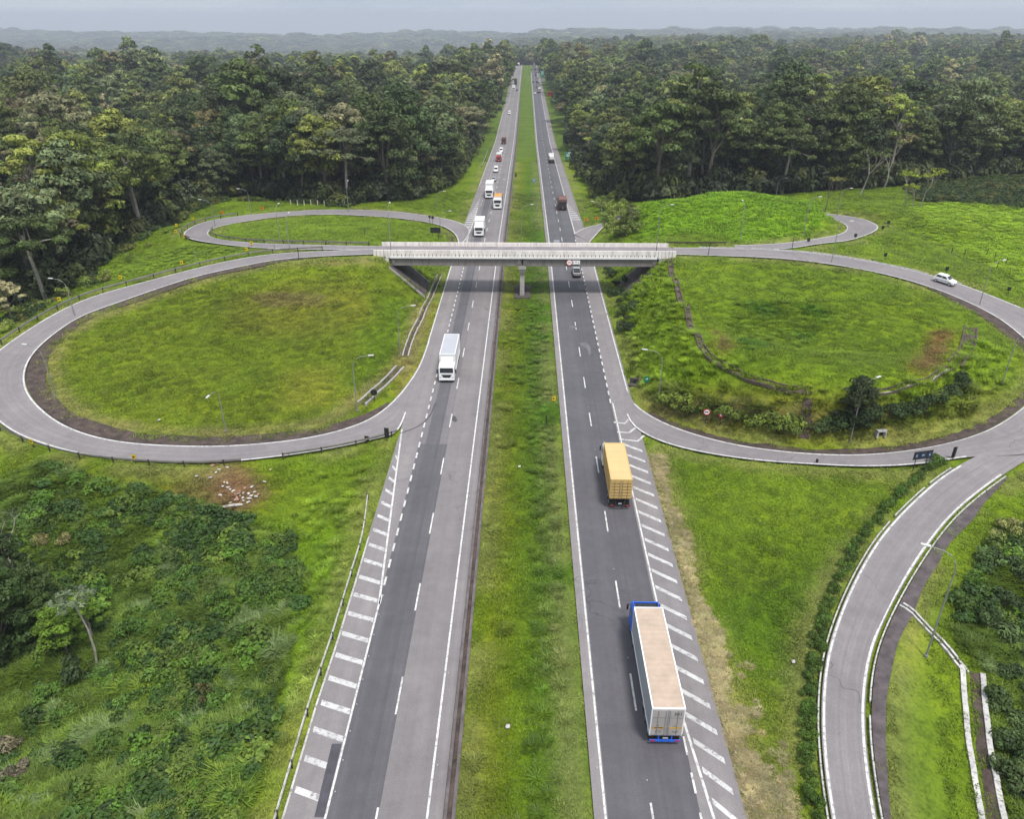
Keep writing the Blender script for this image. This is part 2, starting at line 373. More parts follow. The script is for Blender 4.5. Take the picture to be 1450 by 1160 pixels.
# ---- the two carriageways: straight, following the valley profile
YS = np.concatenate([np.arange(18, 190, 4), np.arange(190, 500, 10), np.arange(500, 1400, 20)])
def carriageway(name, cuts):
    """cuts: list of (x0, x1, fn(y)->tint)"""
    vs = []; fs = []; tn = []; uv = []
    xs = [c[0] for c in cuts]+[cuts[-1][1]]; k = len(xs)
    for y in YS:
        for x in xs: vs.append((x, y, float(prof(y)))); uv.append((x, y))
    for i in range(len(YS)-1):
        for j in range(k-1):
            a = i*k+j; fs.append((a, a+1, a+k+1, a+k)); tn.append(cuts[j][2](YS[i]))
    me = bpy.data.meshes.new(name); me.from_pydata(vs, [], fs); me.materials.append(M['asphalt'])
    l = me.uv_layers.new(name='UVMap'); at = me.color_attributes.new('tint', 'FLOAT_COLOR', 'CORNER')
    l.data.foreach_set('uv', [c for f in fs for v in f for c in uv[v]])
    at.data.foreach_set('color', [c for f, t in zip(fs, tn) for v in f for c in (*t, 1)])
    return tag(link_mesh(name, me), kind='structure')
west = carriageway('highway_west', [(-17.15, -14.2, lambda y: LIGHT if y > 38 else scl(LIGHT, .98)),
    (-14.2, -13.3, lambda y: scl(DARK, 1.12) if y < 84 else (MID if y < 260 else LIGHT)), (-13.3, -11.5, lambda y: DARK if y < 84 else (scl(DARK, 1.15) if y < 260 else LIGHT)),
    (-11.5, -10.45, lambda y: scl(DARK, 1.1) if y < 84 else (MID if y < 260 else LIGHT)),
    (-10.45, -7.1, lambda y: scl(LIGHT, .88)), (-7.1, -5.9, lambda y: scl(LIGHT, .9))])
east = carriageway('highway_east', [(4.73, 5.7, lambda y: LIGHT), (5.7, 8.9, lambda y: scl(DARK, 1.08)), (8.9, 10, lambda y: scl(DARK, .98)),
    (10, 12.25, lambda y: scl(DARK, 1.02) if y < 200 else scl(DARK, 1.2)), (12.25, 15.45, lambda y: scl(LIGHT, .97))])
def strip(mb, pts, wd, z=.006, m=0):
    """painted line of given width along a plan polyline"""
    pts = [np.array(p, float) for p in pts]; n = len(pts); vs = []
    for i in range(n):
        t = pts[min(i+1, n-1)]-pts[max(i-1, 0)]; t = t[:2]/np.linalg.norm(t[:2]); nx = np.array([-t[1], t[0]])
        for s_ in (.5, -.5): vs.append((pts[i][0]+nx[0]*wd*s_, pts[i][1]+nx[1]*wd*s_, pts[i][2]+z))
    mb.add(vs, [(2*i, 2*i+1, 2*i+3, 2*i+2) for i in range(n-1)], m)
def hline(mb, x, y0, y1, wd=.17, m=0, x1=None):
    ys = [y0]+[y for y in YS if y0 < y < y1]+[y1]
    xe = x if x1 is None else x1
    strip(mb, [(x+(xe-x)*(y-y0)/(y1-y0), y, float(prof(y))) for y in ys], wd, .008, m)
def dashes(mb, x, y0, y1, ln, cad, wd=.16):
    y = y0
    while y < y1: hline(mb, x, y, min(y+ln, y1), wd); y += cad
wm = MB()
hline(wm, -7.0, 18, 1390); dashes(wm, -10.57, 30.6, 1300, 3.9, 12.0)
YN = P(568, 608).y; YG = P(536, 856).y
hline(wm, -14.15, 18, YG); hline(wm, -14.15, YG, YN, .2, 0, -17.0)
dashes(wm, -14.1, YG, 178, 1.35, 2.7, .2)
hline(wm, -17.0, P(605, 486).y, 176, .18); hline(wm, -14.9, 186, 232, .18); hline(wm, -16.9, 276, 560, .16); hline(wm, -16.9, 560, 640, .16, 0, -14.15); hline(wm, -14.15, 640, 1390)
dashes(wm, -14.1, 236, 620, 1.6, 4.2, .18)
y = 22.0
while y < YN-4:                                     # oblique bars of the gore
    t = min(1, max(0, (y+.4-YG)/(YN-YG))); xi = -14.3-2.7*t; xo = -16.85+.05*t
    if xi-xo > .25: wm.add([(xo, y+.45+.55, .008), (xo, y+.45, .008), (xi, y-.45, .008), (xi, y+.1, .008)], [(0, 1, 2, 3)], 1)
    y += 2.62
y = 188.0
while y < 250:
    zz = float(prof(y)); xo = -17.0+max(0, (y-214)/36)*1.9
    if xo < -15.2: wm.add([(xo, y+.9, zz+.008), (xo, y, zz+.008), (-15.05, y, zz+.008), (-15.05, y+.9, zz+.008)], [(0, 1, 2, 3)], 1)
    y += 3.1
wm.build('lane_marking', [M['white_paint'], M['old_paint']], west)
em = MB()
hline(em, 5.54, 18, 1390); dashes(em, 8.86, 31.3, 1300, 3.9, 12.0)
YT = P(865, 571).y; YB = P(970, 1015).y
hline(em, 12.5, YB, YT); hline(em, 14.3, 18, YB, .2, 0, 12.5); dashes(em, 12.24, 20, YB-1, 1.7, 3.2)
dashes(em, 12.2, YT, 190, 1.35, 2.7, .2); hline(em, 15.1, YT+2, 176, .18)
hline(em, 12.5, 218, 1390); hline(em, 12.5, 196, 218, .2)
y = 24.0; YE = P(907, 632).y
while y < YE:
    xi = 12.68 if y > YB else 12.68+(YB-y)/(YB-18)*1.8
    em.add([(xi, y+.55+.95, .008), (xi, y+.0+.95, .008), (14.95, y-.85, .008), (14.95, y-.3, .008)], [(0, 1, 2, 3)], 1); y += 2.55
for a, b_, c in (((869, 598), (884, 600), (891, 594)), ((874, 612), (891, 613), (902, 604)), ((877, 622), (903, 625), (912, 617))):
    strip(em, [P(*a), P(*b_), P(*c)], .35, .018, 1)
y = 214.0
while y < 240:
    zz = float(prof(y)); xo = 15.3-(y-214)/26*2.4
    em.add([(12.7, y+.9, zz+.008), (12.7, y, zz+.008), (xo, y, zz+.008), (xo, y+.9, zz+.008)], [(0, 1, 2, 3)], 1); y += 3.1
em.build('lane_marking', [M['white_paint'], M['old_paint']], east)
# road studs and patches on the carriageways read as part of the paving
names = {'west_loop': 'ramp_west_loop', 'east_loop': 'ramp_east_loop', 'south_east': 'ramp_south_east', 'north_west': 'ramp_north_west', 'north_east': 'ramp_north_east'}
ZO = {'west_loop': .012, 'east_loop': .012, 'south_east': .022, 'north_west': .014, 'north_east': .018}
ramp_obj = {}
for k, (L, Rr) in ramps.items():
    o = ribbon_mesh(names[k], L, Rr, M['asphalt'], ZO[k], [(0, .16, RAMP), (.16, .42, scl(RAMP, .95)), (.42, .6, scl(RAMP, .99)), (.6, .86, scl(RAMP, .94)), (.86, 1, RAMP)])
    tag(o, kind='structure'); ramp_obj[k] = o
    mk = MB(); n = len(L)
    for side in (0, 1):
        a, b_ = offset(L, Rr, -.28, -.1, side)
        i0, i1 = 0, n
        if k == 'west_loop' and side == 1: i1 = int(n*.885)
        if k == 'south_east': i0 = int(n*.11)
        if k == 'east_loop' and side == 0: i0 = 3
        if k == 'east_loop' and side == 1:
            segs = [(int(n*.03), int(np.argmin(np.abs(Rr[:, 0]-P(1382, 644.6, 1.9).x)+np.abs(Rr[:, 1]-P(1382, 644.6, 1.9).y)))), (int(n*.60), n)]
        else: segs = [(i0, i1)]
        for s0, s1 in segs:
            if s1-s0 > 2: strip(mk, list((a+b_)[s0:s1]/2), .2, ZO[k]+.008)
    mk.build('edge_line', M['white_paint'], o)
def sub(k, a, b_):
    L, Rr = ramps[k]; n = len(L); s_ = slice(int(n*a), int(n*b_)); return L[s_], Rr[s_]
def wob(n, lo, hi, f=.35, ph=0):
    i = np.arange(n); return lo+(hi-lo)*(.5+.28*np.sin(i*f+ph)+.22*np.sin(i*f*2.7+ph*2))
# littered earth verges / paved gutters inside the loops
def verge(name, k, a, b_, side, d0, d1, mat, z=0.0, f=.3):
    L, Rr = sub(k, a, b_); n = len(L)
    e = np.minimum(1, np.minimum(np.arange(n), n-1-np.arange(n))/8)
    d = d0+(wob(n, d1*.86, d1*1.06, f)-d0)*(.15+.85*e)
    p, q = offset(L, Rr, d0, d, side); q = q.copy(); q[:, 2] += .06
    return tag(ribbon_mesh(name, p, q, mat, z), kind='structure')
verge('verge', 'west_loop', .07, .86, 0, .12, 2.6, M['gutter'])
verge('verge', 'east_loop', .05, .72, 0, .12, 2.5, M['gutter'])
verge('verge', 'south_east', .1, .99, 1, .5, 1.75, simple('paved_shoulder', A(100, 91, 93), .95, var=.42, scale=.9, bump=.8))
verge('verge', 'east_loop', .8, .93, 0, .1, 1.1, M['gutter'])
# whitewashed kerbs
def kerb(k, a, b_, side, d, h=.1, wd=.12, label=''):
    L, Rr = sub(k, a, b_); p, q = offset(L, Rr, d, d+wd, side); n = len(p); mb = MB()
    for i in range(n-1):
        if random.random() < .05: continue
        c = [p[i], q[i], q[i+1], p[i+1]]
        g = .03
        c = [c[0]*(1-g)+c[3]*g, c[1]*(1-g)+c[2]*g, c[2]*(1-g)+c[1]*g, c[3]*(1-g)+c[0]*g]
        hh = h+random.uniform(-.03, .02)
        vs = [(x[0], x[1], x[2]-.1) for x in c]+[(x[0], x[1], x[2]+hh) for x in c]
        mb.add(vs, [(4, 5, 6, 7), (0, 1, 5, 4), (1, 2, 6, 5), (2, 3, 7, 6), (3, 0, 4, 7)])
    tag(mb.build('kerb', M['kerb']), kind='structure')
kerb('south_east', .13, .99, 0, .18); kerb('south_east', .1, .99, 1, .28)
kerb('east_loop', .68, .97, 1, .12, .12, .2)

# ================================================================ TERRAIN
X0, X1, Y0, Y1 = -175, 200, 22, 345
gx = np.arange(X0, X1+1, 1.0); gy = np.arange(Y0, Y1+1, 1.0); GX, GY = np.meshgrid(gx, gy)
def sst(a, b_, x): t = np.clip((x-a)/(b_-a), 0, 1); return t*t*(3-2*t)
def zfar(x, y):
    z = prof(y)
    side = sst(45, 220, np.abs(x))*sst(160, 600, y)
    z = z+side*(5*np.sin(x/118+1.3)*np.cos(y/150+.4)+6*np.sin(x/310-y/420+.8)+3*np.sin(x/57+y/83))
    z = z+6.0*sst(50, 120, x)*(1-sst(250, 420, y))
    zl = np.interp(y, [0, 430, 560, 820, 1500, 3600, 5600, 6300, 7200, 9600], [0, 0, 8, -15, -18, -62, -20, 14, -10, -20])
    zr = np.interp(y, [0, 330, 470, 800, 1400, 2000, 2600, 4500, 6200, 7000, 9600], [0, 0, -8, -8, 8, 22, 0, -6, 26, 10, 0])
    z = z+zl*sst(-30, -160, x)+zr*sst(30, 160, x)
    z = z+sst(500, 900, y)*sst(60, 200, np.abs(x))*(6*np.sin(x/95+y/160)*np.sin(y/120-x/300+1)+4*np.sin(x/41+2)*np.cos(y/63))
    z = z+sst(900, 2600, y)*(6*np.sin(x/520+y/900+2.0)+8*np.sin(y/430-x/760))
    z = z+sst(3000, 4600, y)*(14+14*np.sin(x/900+.7)+9*np.sin(x/370+y/800))*sst(250, 1500, np.abs(x-300))
    pass
    return z
ctrl = []
for y in np.arange(24, 345, 9):
    for x in (-19.5, -5.0, 0, 4.6, 17.6):
        if x == 17.6 and 140 < y < 156: continue
        if x == -19.5 and 142 < y < 154: continue
        ctrl.append((x, y, float(prof(y))-(.12 if abs(x) < 6 else .05)-(.25 if x == 0 else 0)))
for k, (L, Rr) in ramps.items():
    for side in (0, 1):
        a, b_ = offset(L, Rr, .9, 2, side)
        for p in a[2:-2:4]:
            if p[0] < -18.5 or p[0] > 16.6 or k == 'south_east': ctrl.append((p[0], p[1], p[2]-.03))
PT = [(945,368,8.6),(953,395,8.4),(965,430,8.0),(980,470,7.6),(1000,500,7.3),(1040,525,7.1),(1090,545,6.9),(1150,553,6.8),(1220,553,6.8),(1290,548,6.9),(1335,530,7.0),(1365,505,7.1),(1375,475,7.0),
 (1000,450,5.0),(1060,490,3.6),(1100,450,4.2),(1150,500,3.2),(1250,505,3.7),(1200,440,4.9),(1310,490,4.5),(1100,400,6.6),(1250,420,6.2),(1015,478,5.6),(1000,400,6.9),(1330,455,5.9),(1395,490,6.0),
 (905,560,.5),(940,590,.6),(1000,606,.7),(1100,622,.9),(1200,627,1.3),(1300,617,1.8),(1365,598,2.4),(1405,572,2.9),(1422,540,3.6),(880,530,.4),(872,500,.3),
 (1300,340,5.5),(1400,370,5.2),(1450,330,5.6),(1300,300,5.6),(1450,290,5.2),(1200,360,7.3),(1260,330,7.2),(1250,300,7.5),(1230,290,7.5),(1350,285,5.6),(1500,380,5),(1550,420,4.5),
 (940,340,8.4),(1000,320,9),(1100,325,8.8),(1000,276,10.2),(920,288,9),(1100,281,10),(1150,293,9.5),(1172,315,8.2),(903,300,7),(880,325,3.5),(868,345,2),(1050,274,10.3),
 (1340,850,-.2),(1320,1000,-.8),(1395,1000,-2.6),(1450,900,-2.2),(1450,750,.6),(1400,720,1.2),(1290,1100,-.5),(1400,1150,-3),(1500,1100,-3.5),(1450,690,2),(1280,930,-.1),
 (1060,800,-.35),(1100,700,.25),(1100,1000,-.5),(1000,680,0),(1250,690,.9),(1130,900,-.3),(1140,1150,-.3),
 (350,800,-1.2),(200,800,-2.5),(100,900,-4),(300,1000,-2.6),(0,1100,-5),(0,760,-1.5),(100,690,.6),(400,700,-.4),(250,700,.1),(410,1000,-1.2),(50,660,1.6),(-150,900,-5),(450,760,-.3),(-100,700,0),(340,690,.1),(480,700,-.15),
 (150,390,3.4),(100,400,.8),(200,350,3),(250,345,4.6),(60,440,2.2),(0,470,2.4),(300,285,1.2),(450,285,1.6),(560,285,1.2),(640,270,-2.2),(-100,480,1),(0,430,0),(60,420,.8),
 (455,325,5.6),(380,325,5.8),(560,330,4.6),(620,335,1.6)]
for a in PT: ctrl.append(tuple(P(*a)))
# embankments carrying the overpass
for x, z in ((-20.2, 0), (-23.6, 2.9), (-26.6, 5.7), (-29.8, 7.9)):
    for yy in (143.0, 146, 150, 153): ctrl.append((x, yy, z))
for x, z in ((19, 0), (22.0, 2.9), (25, 5.7), (28.2, 7.8)):
    for yy in (143.0, 146, 150, 153): ctrl.append((x, yy, z))
for x in np.arange(X0, X1+1, 22):
    for yy in (Y0, Y1): ctrl.append((x, yy, float(zfar(x, yy))))
for yy in np.arange(Y0, Y1, 22):
    for x in (X0, X1): ctrl.append((x, yy, float(zfar(np.array(x*1.), yy))))
for x in (-150, -110, -80): 
    for yy in (200, 240, 290): ctrl.append((x, yy, float(zfar(np.array(x*1.), yy))+1))
ctrl = np.array(ctrl); key = np.round(ctrl[:, :2]/.8).astype(int)
_, ui = np.unique(key, axis=0, return_index=True); ctrl = ctrl[ui]
nC = len(ctrl)
D = np.sqrt(((ctrl[:, None, :2]-ctrl[None, :, :2])**2).sum(2)+1.0)
Am = np.zeros((nC+1, nC+1)); Am[:nC, :nC] = -D+np.eye(nC)*.5; Am[:nC, nC] = 1; Am[nC, :nC] = 1
wt = np.linalg.solve(Am, np.append(ctrl[:, 2], 0))
flat = np.stack([GX.ravel(), GY.ravel()], 1); HZ = np.empty(len(flat))
for i in range(0, len(flat), 8000):
    q = flat[i:i+8000]; HZ[i:i+8000] = -np.sqrt((q[:, :1]-ctrl[None, :, 0])**2+(q[:, 1:]-ctrl[None, :, 1])**2+1.0) @ wt[:nC]+wt[nC]
HZ = HZ.reshape(GX.shape)
ed = np.minimum.reduce([GX-X0, X1-GX, GY-Y0+40, Y1-GY]); k_ = sst(0, 22, ed); HZ = HZ*k_+zfar(GX, GY)*(1-k_)
# gentle unevenness off the roads
def vnoise(x, y, s, seed):
    r = np.random.default_rng(seed).random((64, 64)); u = x/s; v = y/s
    i = np.floor(u).astype(int); j = np.floor(v).astype(int); fu = u-i; fv = v-j; fu = fu*fu*(3-2*fu); fv = fv*fv*(3-2*fv)
    g = lambda a, b_: r[a % 64, b_ % 64]
    return (g(i, j)*(1-fu)+g(i+1, j)*fu)*(1-fv)+(g(i, j+1)*(1-fu)+g(i+1, j+1)*fu)*fv
bumps = (vnoise(GX, GY, 7, 1)-.5)*.5+(vnoise(GX, GY, 2.6, 2)-.5)*.22
# distance to paving
road_d = np.full(GX.shape, 99.0); CLAMP = []
for k, (L, Rr) in ramps.items():
    c = (L+Rr)/2; hw = np.linalg.norm((Rr-L)[:, :2], axis=1)/2
    sel = (GX > c[:, 0].min()-12) & (GX < c[:, 0].max()+12) & (GY > c[:, 1].min()-12) & (GY < c[:, 1].max()+12)
    q = np.stack([GX[sel], GY[sel]], 1); best = np.full(len(q), 99.0); bz = np.zeros(len(q))
    for i in range(0, len(q), 6000):
        d = np.sqrt(((q[i:i+6000, None]-c[None, :, :2])**2).sum(2))-hw[None]
        j = d.argmin(1); best[i:i+6000] = d[np.arange(len(j)), j]; bz[i:i+6000] = c[j, 2]
    t = 1-sst(.5, 3.0, best); h = HZ[sel]
    tgt = np.where(best < .4, bz-.3, bz-.05-.1*(best < .9))
    on_deck = (np.abs(q[:, 0]) < 26) & (bz > 7.5)
    t = np.where(on_deck, 0, t)
    HZ[sel] = h*(1-t)+tgt*t
    road_d[sel] = np.minimum(road_d[sel], best); CLAMP.append((sel, best, bz))
for sel, best, bz in CLAMP: HZ[sel] = np.where(best < .6, np.minimum(HZ[sel], bz-.2), HZ[sel])
hw_d = np.minimum(np.maximum(-17.15-GX, GX+5.9), np.maximum(4.73-GX, GX-15.45))
hp = prof(GY)
t = 1-sst(.3, 2.2, hw_d); HZ = HZ*(1-t)+np.where(hw_d < .35, hp-.3, hp-.07)*t
off = sst(.8, 3.5, np.minimum(road_d, hw_d)); HZ += bumps*off
road_d = np.minimum(road_d, hw_d)
HZ[HZ > 900] = 0
def H(x, y):
    x = np.asarray(x, float); y = np.asarray(y, float)
    u = np.clip((x-X0), 0, len(gx)-1.001); v = np.clip((y-Y0), 0, len(gy)-1.001)
    i = u.astype(int); j = v.astype(int); fu = u-i; fv = v-j
    z = (HZ[j, i]*(1-fu)+HZ[j, i+1]*fu)*(1-fv)+(HZ[j+1, i]*(1-fu)+HZ[j+1, i+1]*fu)*fv
    inn = (x > X0) & (x < X1) & (y > Y0) & (y < Y1)
    return np.where(inn, z, zfar(x, y))
def G(px, py, z0=0.0):
    """spot on the ground seen at a surveyed bearing"""
    z = z0
    for _ in range(14):
        p = P(px, py, z); z = .5*z+.5*float(H(p.x, p.y))
    p = P(px, py, z); return Vector((p.x, p.y, float(H(p.x, p.y))))
def inpoly(x, y, poly):
    r = np.zeros(np.shape(x), bool); n = len(poly); j = n-1
    for i in range(n):
        xi, yi = poly[i][:2]; xj, yj = poly[j][:2]
        if yi != yj: r ^= ((yi > y) != (yj > y)) & (x < (xj-xi)*(y-yi)/(yj-yi)+xi)
        j = i
    return r
def region(pts): return [tuple(G(*p)[:2]) for p in pts]
def blur(a, n):
    for _ in range(n):
        b_ = a.copy(); b_[1:-1] = (a[:-2]+a[1:-1]*2+a[2:])/4; a = b_.copy(); a[:, 1:-1] = (b_[:, :-2]+b_[:, 1:-1]*2+b_[:, 2:])/4
    return a
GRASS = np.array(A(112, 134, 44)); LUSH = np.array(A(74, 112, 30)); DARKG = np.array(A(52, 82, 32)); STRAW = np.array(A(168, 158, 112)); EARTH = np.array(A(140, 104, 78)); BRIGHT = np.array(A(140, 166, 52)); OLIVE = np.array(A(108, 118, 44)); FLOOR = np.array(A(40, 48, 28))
COL = np.tile(GRASS, GX.shape+(1,))
def paint(mask, col, n=3, k=1.0):
    global COL
    a = blur(mask.astype(float), n)[..., None]*k; COL = COL*(1-a)+np.array(col)*a
REG = {
 'west_bowl': region([(70,540),(80,500),(150,440),(280,400),(450,368),(530,366),(600,420),(580,500),(530,580),(450,606),(300,618),(150,606),(90,575)]),
 'tall': region([(-60,700),(60,655),(170,690),(260,705),(330,735),(410,770),(430,840),(410,940),(370,1060),(330,1200),(-250,1240),(-200,900)]),
 'slope_front': region([(880,430),(905,390),(940,368),(960,430),(1000,500),(1090,548),(1220,556),(1330,535),(1375,480),(1425,500),(1420,545),(1360,600),(1200,628),(1050,612),(930,585),(890,530)]),
 'bowl_green': region([(1040,430),(1110,425),(1180,440),(1150,480),(1060,500),(1020,470)]),
 'east_field': region([(1290,290),(1450,285),(1560,330),(1560,420),(1440,400),(1340,350),(1290,320)]),
 'mound': region([(905,345),(905,290),(960,278),(1060,274),(1160,285),(1180,310),(1150,335),(1050,345)]),
 'scrub': region([(1280,268),(1300,285),(1450,296),(1600,300),(1600,245),(1450,245),(1350,255)]),
 'south_field': region([(930,650),(1280,668),(1230,740),(1180,840),(1150,960),(1140,1200),(1080,1200),(1010,860)]),
 'mown_strip': region([(1275,880),(1305,890),(1320,1000),(1350,1200),(1275,1200),(1262,1000)]),
 'east_bush': region([(1404,960),(1372,925),(1345,890),(1372,830),(1420,770),(1480,740),(1560,900),(1560,1300),(1452,1240),(1424,1110)]),
 'dump': region([(205,705),(260,680),(330,655),(370,690),(370,715),(310,728),(230,722)]),
}
paint(inpoly(GX, GY, REG['west_bowl']), A(112, 128, 46), 4)
paint(inpoly(GX, GY, region([(300,430),(420,400),(520,400),(540,450),(440,480),(330,470)])), A(116, 118, 58), 6, .8)
paint(inpoly(GX, GY, region([(340,418),(400,412),(460,420),(455,432),(380,434)])), A(150, 122, 84), 2, .35)
paint(inpoly(GX, GY, region([(540,420),(590,430),(570,490),(530,540),(490,560),(520,480)])), A(92, 126, 32), 5, .5)
paint(inpoly(GX, GY, region([(400,520),(470,520),(480,570),(400,580)])), A(150, 148, 78), 3, .6)
paint((np.abs(GX+.2) < 4.9) & (GY < 900), A(92, 116, 34), 2)
paint((np.abs(GX+3) < 1.8), A(112, 122, 36), 2, .8); paint((np.abs(GX-2.8) < 1.7), A(70, 108, 36), 2, .8)
paint(inpoly(GX, GY, REG['tall']), DARKG, 4)
paint(inpoly(GX, GY, region([(430,760),(480,740),(500,830),(450,960),(400,1080),(370,1040),(420,900)])), A(110, 140, 36), 3)
paint(inpoly(GX, GY, region([(0,650),(150,665),(330,660),(420,690),(330,730),(200,700),(60,690),(0,690)])), A(100, 112, 42), 4)
paint(inpoly(GX, GY, REG['slope_front']), A(126, 150, 46), 3)
paint(inpoly(GX, GY, region([(900,560),(950,565),(1100,590),(1300,590),(1400,560),(1425,545),(1400,580),(1300,618),(1150,628),(1000,608),(920,590)])), A(128, 112, 80), 3, .85)
paint(inpoly(GX, GY, REG['bowl_green']) & (vnoise(GX, GY, 5, 71)+.4*vnoise(GX, GY, 2, 72) > .62), A(66, 108, 34), 2, .85)
paint(inpoly(GX, GY, region([(1290,528),(1318,490),(1325,468),(1345,465),(1340,500),(1310,530)])), A(150, 104, 76), 2, .95)
paint(inpoly(GX, GY, region([(1008,462),(1025,478),(1036,505),(1020,500)])), A(146, 108, 78), 1, .75)
paint(inpoly(GX, GY, REG['east_field']), BRIGHT, 4)
paint(inpoly(GX, GY, REG['mound']), A(122, 156, 44), 3)
paint(inpoly(GX, GY, REG['south_field']), A(104, 126, 40), 3)
paint(inpoly(GX, GY, region([(1000,680),(1180,660),(1290,675),(1230,745),(1150,750),(1010,755)])), A(116, 138, 50), 4, .8)
paint(inpoly(GX, GY, region([(1020,850),(1160,790),(1180,860),(1150,960),(1080,1010)])), A(78, 108, 30), 4, .7)
paint(inpoly(GX, GY, region([(1070,930),(1090,1000),(1110,1080),(1130,1200),(1060,1200),(1040,1000)])), A(140, 136, 84), 4, .3)
paint((GX > 15.2) & (GX < 17.0) & (GY < P(920, 640).y), A(190, 176, 140), 1, .85)
paint(inpoly(GX, GY, REG['mown_strip']), A(112, 132, 66), 2, .85)
paint(inpoly(GX, GY, REG['east_bush']), A(48, 62, 30), 3)
paint(inpoly(GX, GY, REG['dump']), A(128, 116, 66), 3, .7)
paint(inpoly(GX, GY, region([(310,660),(350,665),(372,700),(350,722),(310,720),(300,690)])), A(150, 112, 88), 2, .8)
paint(inpoly(GX, GY, REG['scrub']), A(84, 98, 48), 3)
paint((GX < -17.3) & (GX > -21) & (GY < 142) & (GY > P(560, 560).y), A(150, 142, 78), 1, .7)
_g = (COL[..., 1] > COL[..., 0]*1.02)[..., None]; COL = np.where(_g, COL*np.array([1.16, 1.23, .55]), COL)
_lp = region([(40,470),(300,385),(520,366),(610,440),(560,590),(300,635),(30,610)])
paint((np.abs(road_d-3.3-.5*(vnoise(GX, GY, 3, 6)-.5)) < .75) & inpoly(GX, GY, _lp) & (GX < -19), A(164, 152, 104), 1, .8)
vg = np.clip(1-np.abs(road_d-1.4)/1.6, 0, 1)*(vnoise(GX, GY, 4, 5) > .35)
paint(vg, STRAW, 1, .6)
forest_poly = [region([(-120,470),(0,440),(60,428),(130,385),(200,332),(270,290),(350,276),(480,292),(580,285),(645,258),(682,195),(712,140)]),
               region([(786,140),(808,205),(828,255),(850,275)])+[(34, 232), (60, 234), (80, 234)]+region([(1180,270),(1290,262),(1450,245),(1700,240)])]
fl = forest_poly[0]+[(-14.5-6, 1250), (-5000, 5500), (-5000, 120)]
fr = forest_poly[1]+[(5000, 200), (5000, 5500), (21, 1250)]
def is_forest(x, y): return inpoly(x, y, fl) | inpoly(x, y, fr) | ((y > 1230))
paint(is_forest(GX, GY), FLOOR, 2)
def grid_mesh(name, xs, ys, Z, Cc, mat, cutout=None):
    ny, nx = Z.shape; XX, YY = np.meshgrid(xs, ys)
    me = bpy.data.meshes.new(name)
    v = np.stack([XX.ravel(), YY.ravel(), Z.ravel()], 1)
    idx = np.arange(nx*ny).reshape(ny, nx)
    f = np.stack([idx[:-1, :-1].ravel(), idx[:-1, 1:].ravel(), idx[1:, 1:].ravel(), idx[1:, :-1].ravel()], 1)
    if cutout is not None: f = f[~cutout.ravel()]
    me.vertices.add(len(v)); me.vertices.foreach_set('co', v.ravel())
    me.loops.add(f.size); me.loops.foreach_set('vertex_index', f.ravel().astype(np.int32))
    me.polygons.add(len(f)); me.polygons.foreach_set('loop_start', np.arange(0, f.size, 4, dtype=np.int32))
    me.polygons.foreach_set('use_smooth', np.ones(len(f), bool))
    me.materials.append(mat); me.update(calc_edges=True)
    at = me.color_attributes.new('gcol', 'FLOAT_COLOR', 'POINT')
    at.data.foreach_set('color', np.concatenate([Cc.reshape(-1, 3), np.ones((nx*ny, 1))], 1).ravel().astype(np.float32))
    return link_mesh(name, me)
Zs = HZ.copy(); Zs[0] -= 2; Zs[-1] -= 2; Zs[:, 0] -= 2; Zs[:, -1] -= 2
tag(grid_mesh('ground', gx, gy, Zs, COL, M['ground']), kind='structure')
# the land beyond, out to the skyline
fx = np.unique(np.concatenate([-np.geomspace(20, 8200, 76), np.geomspace(20, 8200, 76), np.arange(-240, 241, 16), [-18.6, -17.2, -5.9, -5.0, 4.6, 15.5, 17.2, 0]]))
fy = np.unique(np.concatenate([np.arange(-60, 400, 16), np.geomspace(400, 9400, 125)]))
FX, FY = np.meshgrid(fx, fy); FZ = zfar(FX, FY)
inn = (FX > X0+3) & (FX < X1-3) & (FY > Y0+3) & (FY < Y1-3)
FZ = np.where((np.abs(FX) < 18) & ((FX < -5.5) | (FX > 4.65)) & (FY < 1400), FZ-.35, FZ-.05)
FZ = np.where((FX > X0-1) & (FX < X1+1) & (FY < Y1+1), np.where(inn | (FY < 40), FZ-14, FZ-1.2), FZ)
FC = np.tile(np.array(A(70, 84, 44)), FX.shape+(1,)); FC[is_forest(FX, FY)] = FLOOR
FC[(np.abs(FX) < 30) & (FY < 1300)] = A(104, 130, 46)
cut = (inn[:-1, :-1] & inn[1:, 1:] & inn[:-1, 1:] & inn[1:, :-1])
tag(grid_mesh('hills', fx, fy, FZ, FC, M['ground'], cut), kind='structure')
# ================================================================ VEGETATION
M['leaf'] = m_leaf('foliage', (1, 1, 1))
_nt = M['leaf'].node_tree
def leaf_col_link(m):
    t = m.node_tree; oi = [n for n in t.nodes if n.type == 'OBJECT_INFO'][0]
    for n in t.nodes:
        if n.type == 'MIX' and n.blend_type == 'MULTIPLY' and not n.inputs[6].is_linked: t.links.new(oi.outputs['Color'], n.inputs[6])
leaf_col_link(M['leaf'])
M['leaf_inst'] = m_leaf('foliage_wood', (1, 1, 1), inst=True)

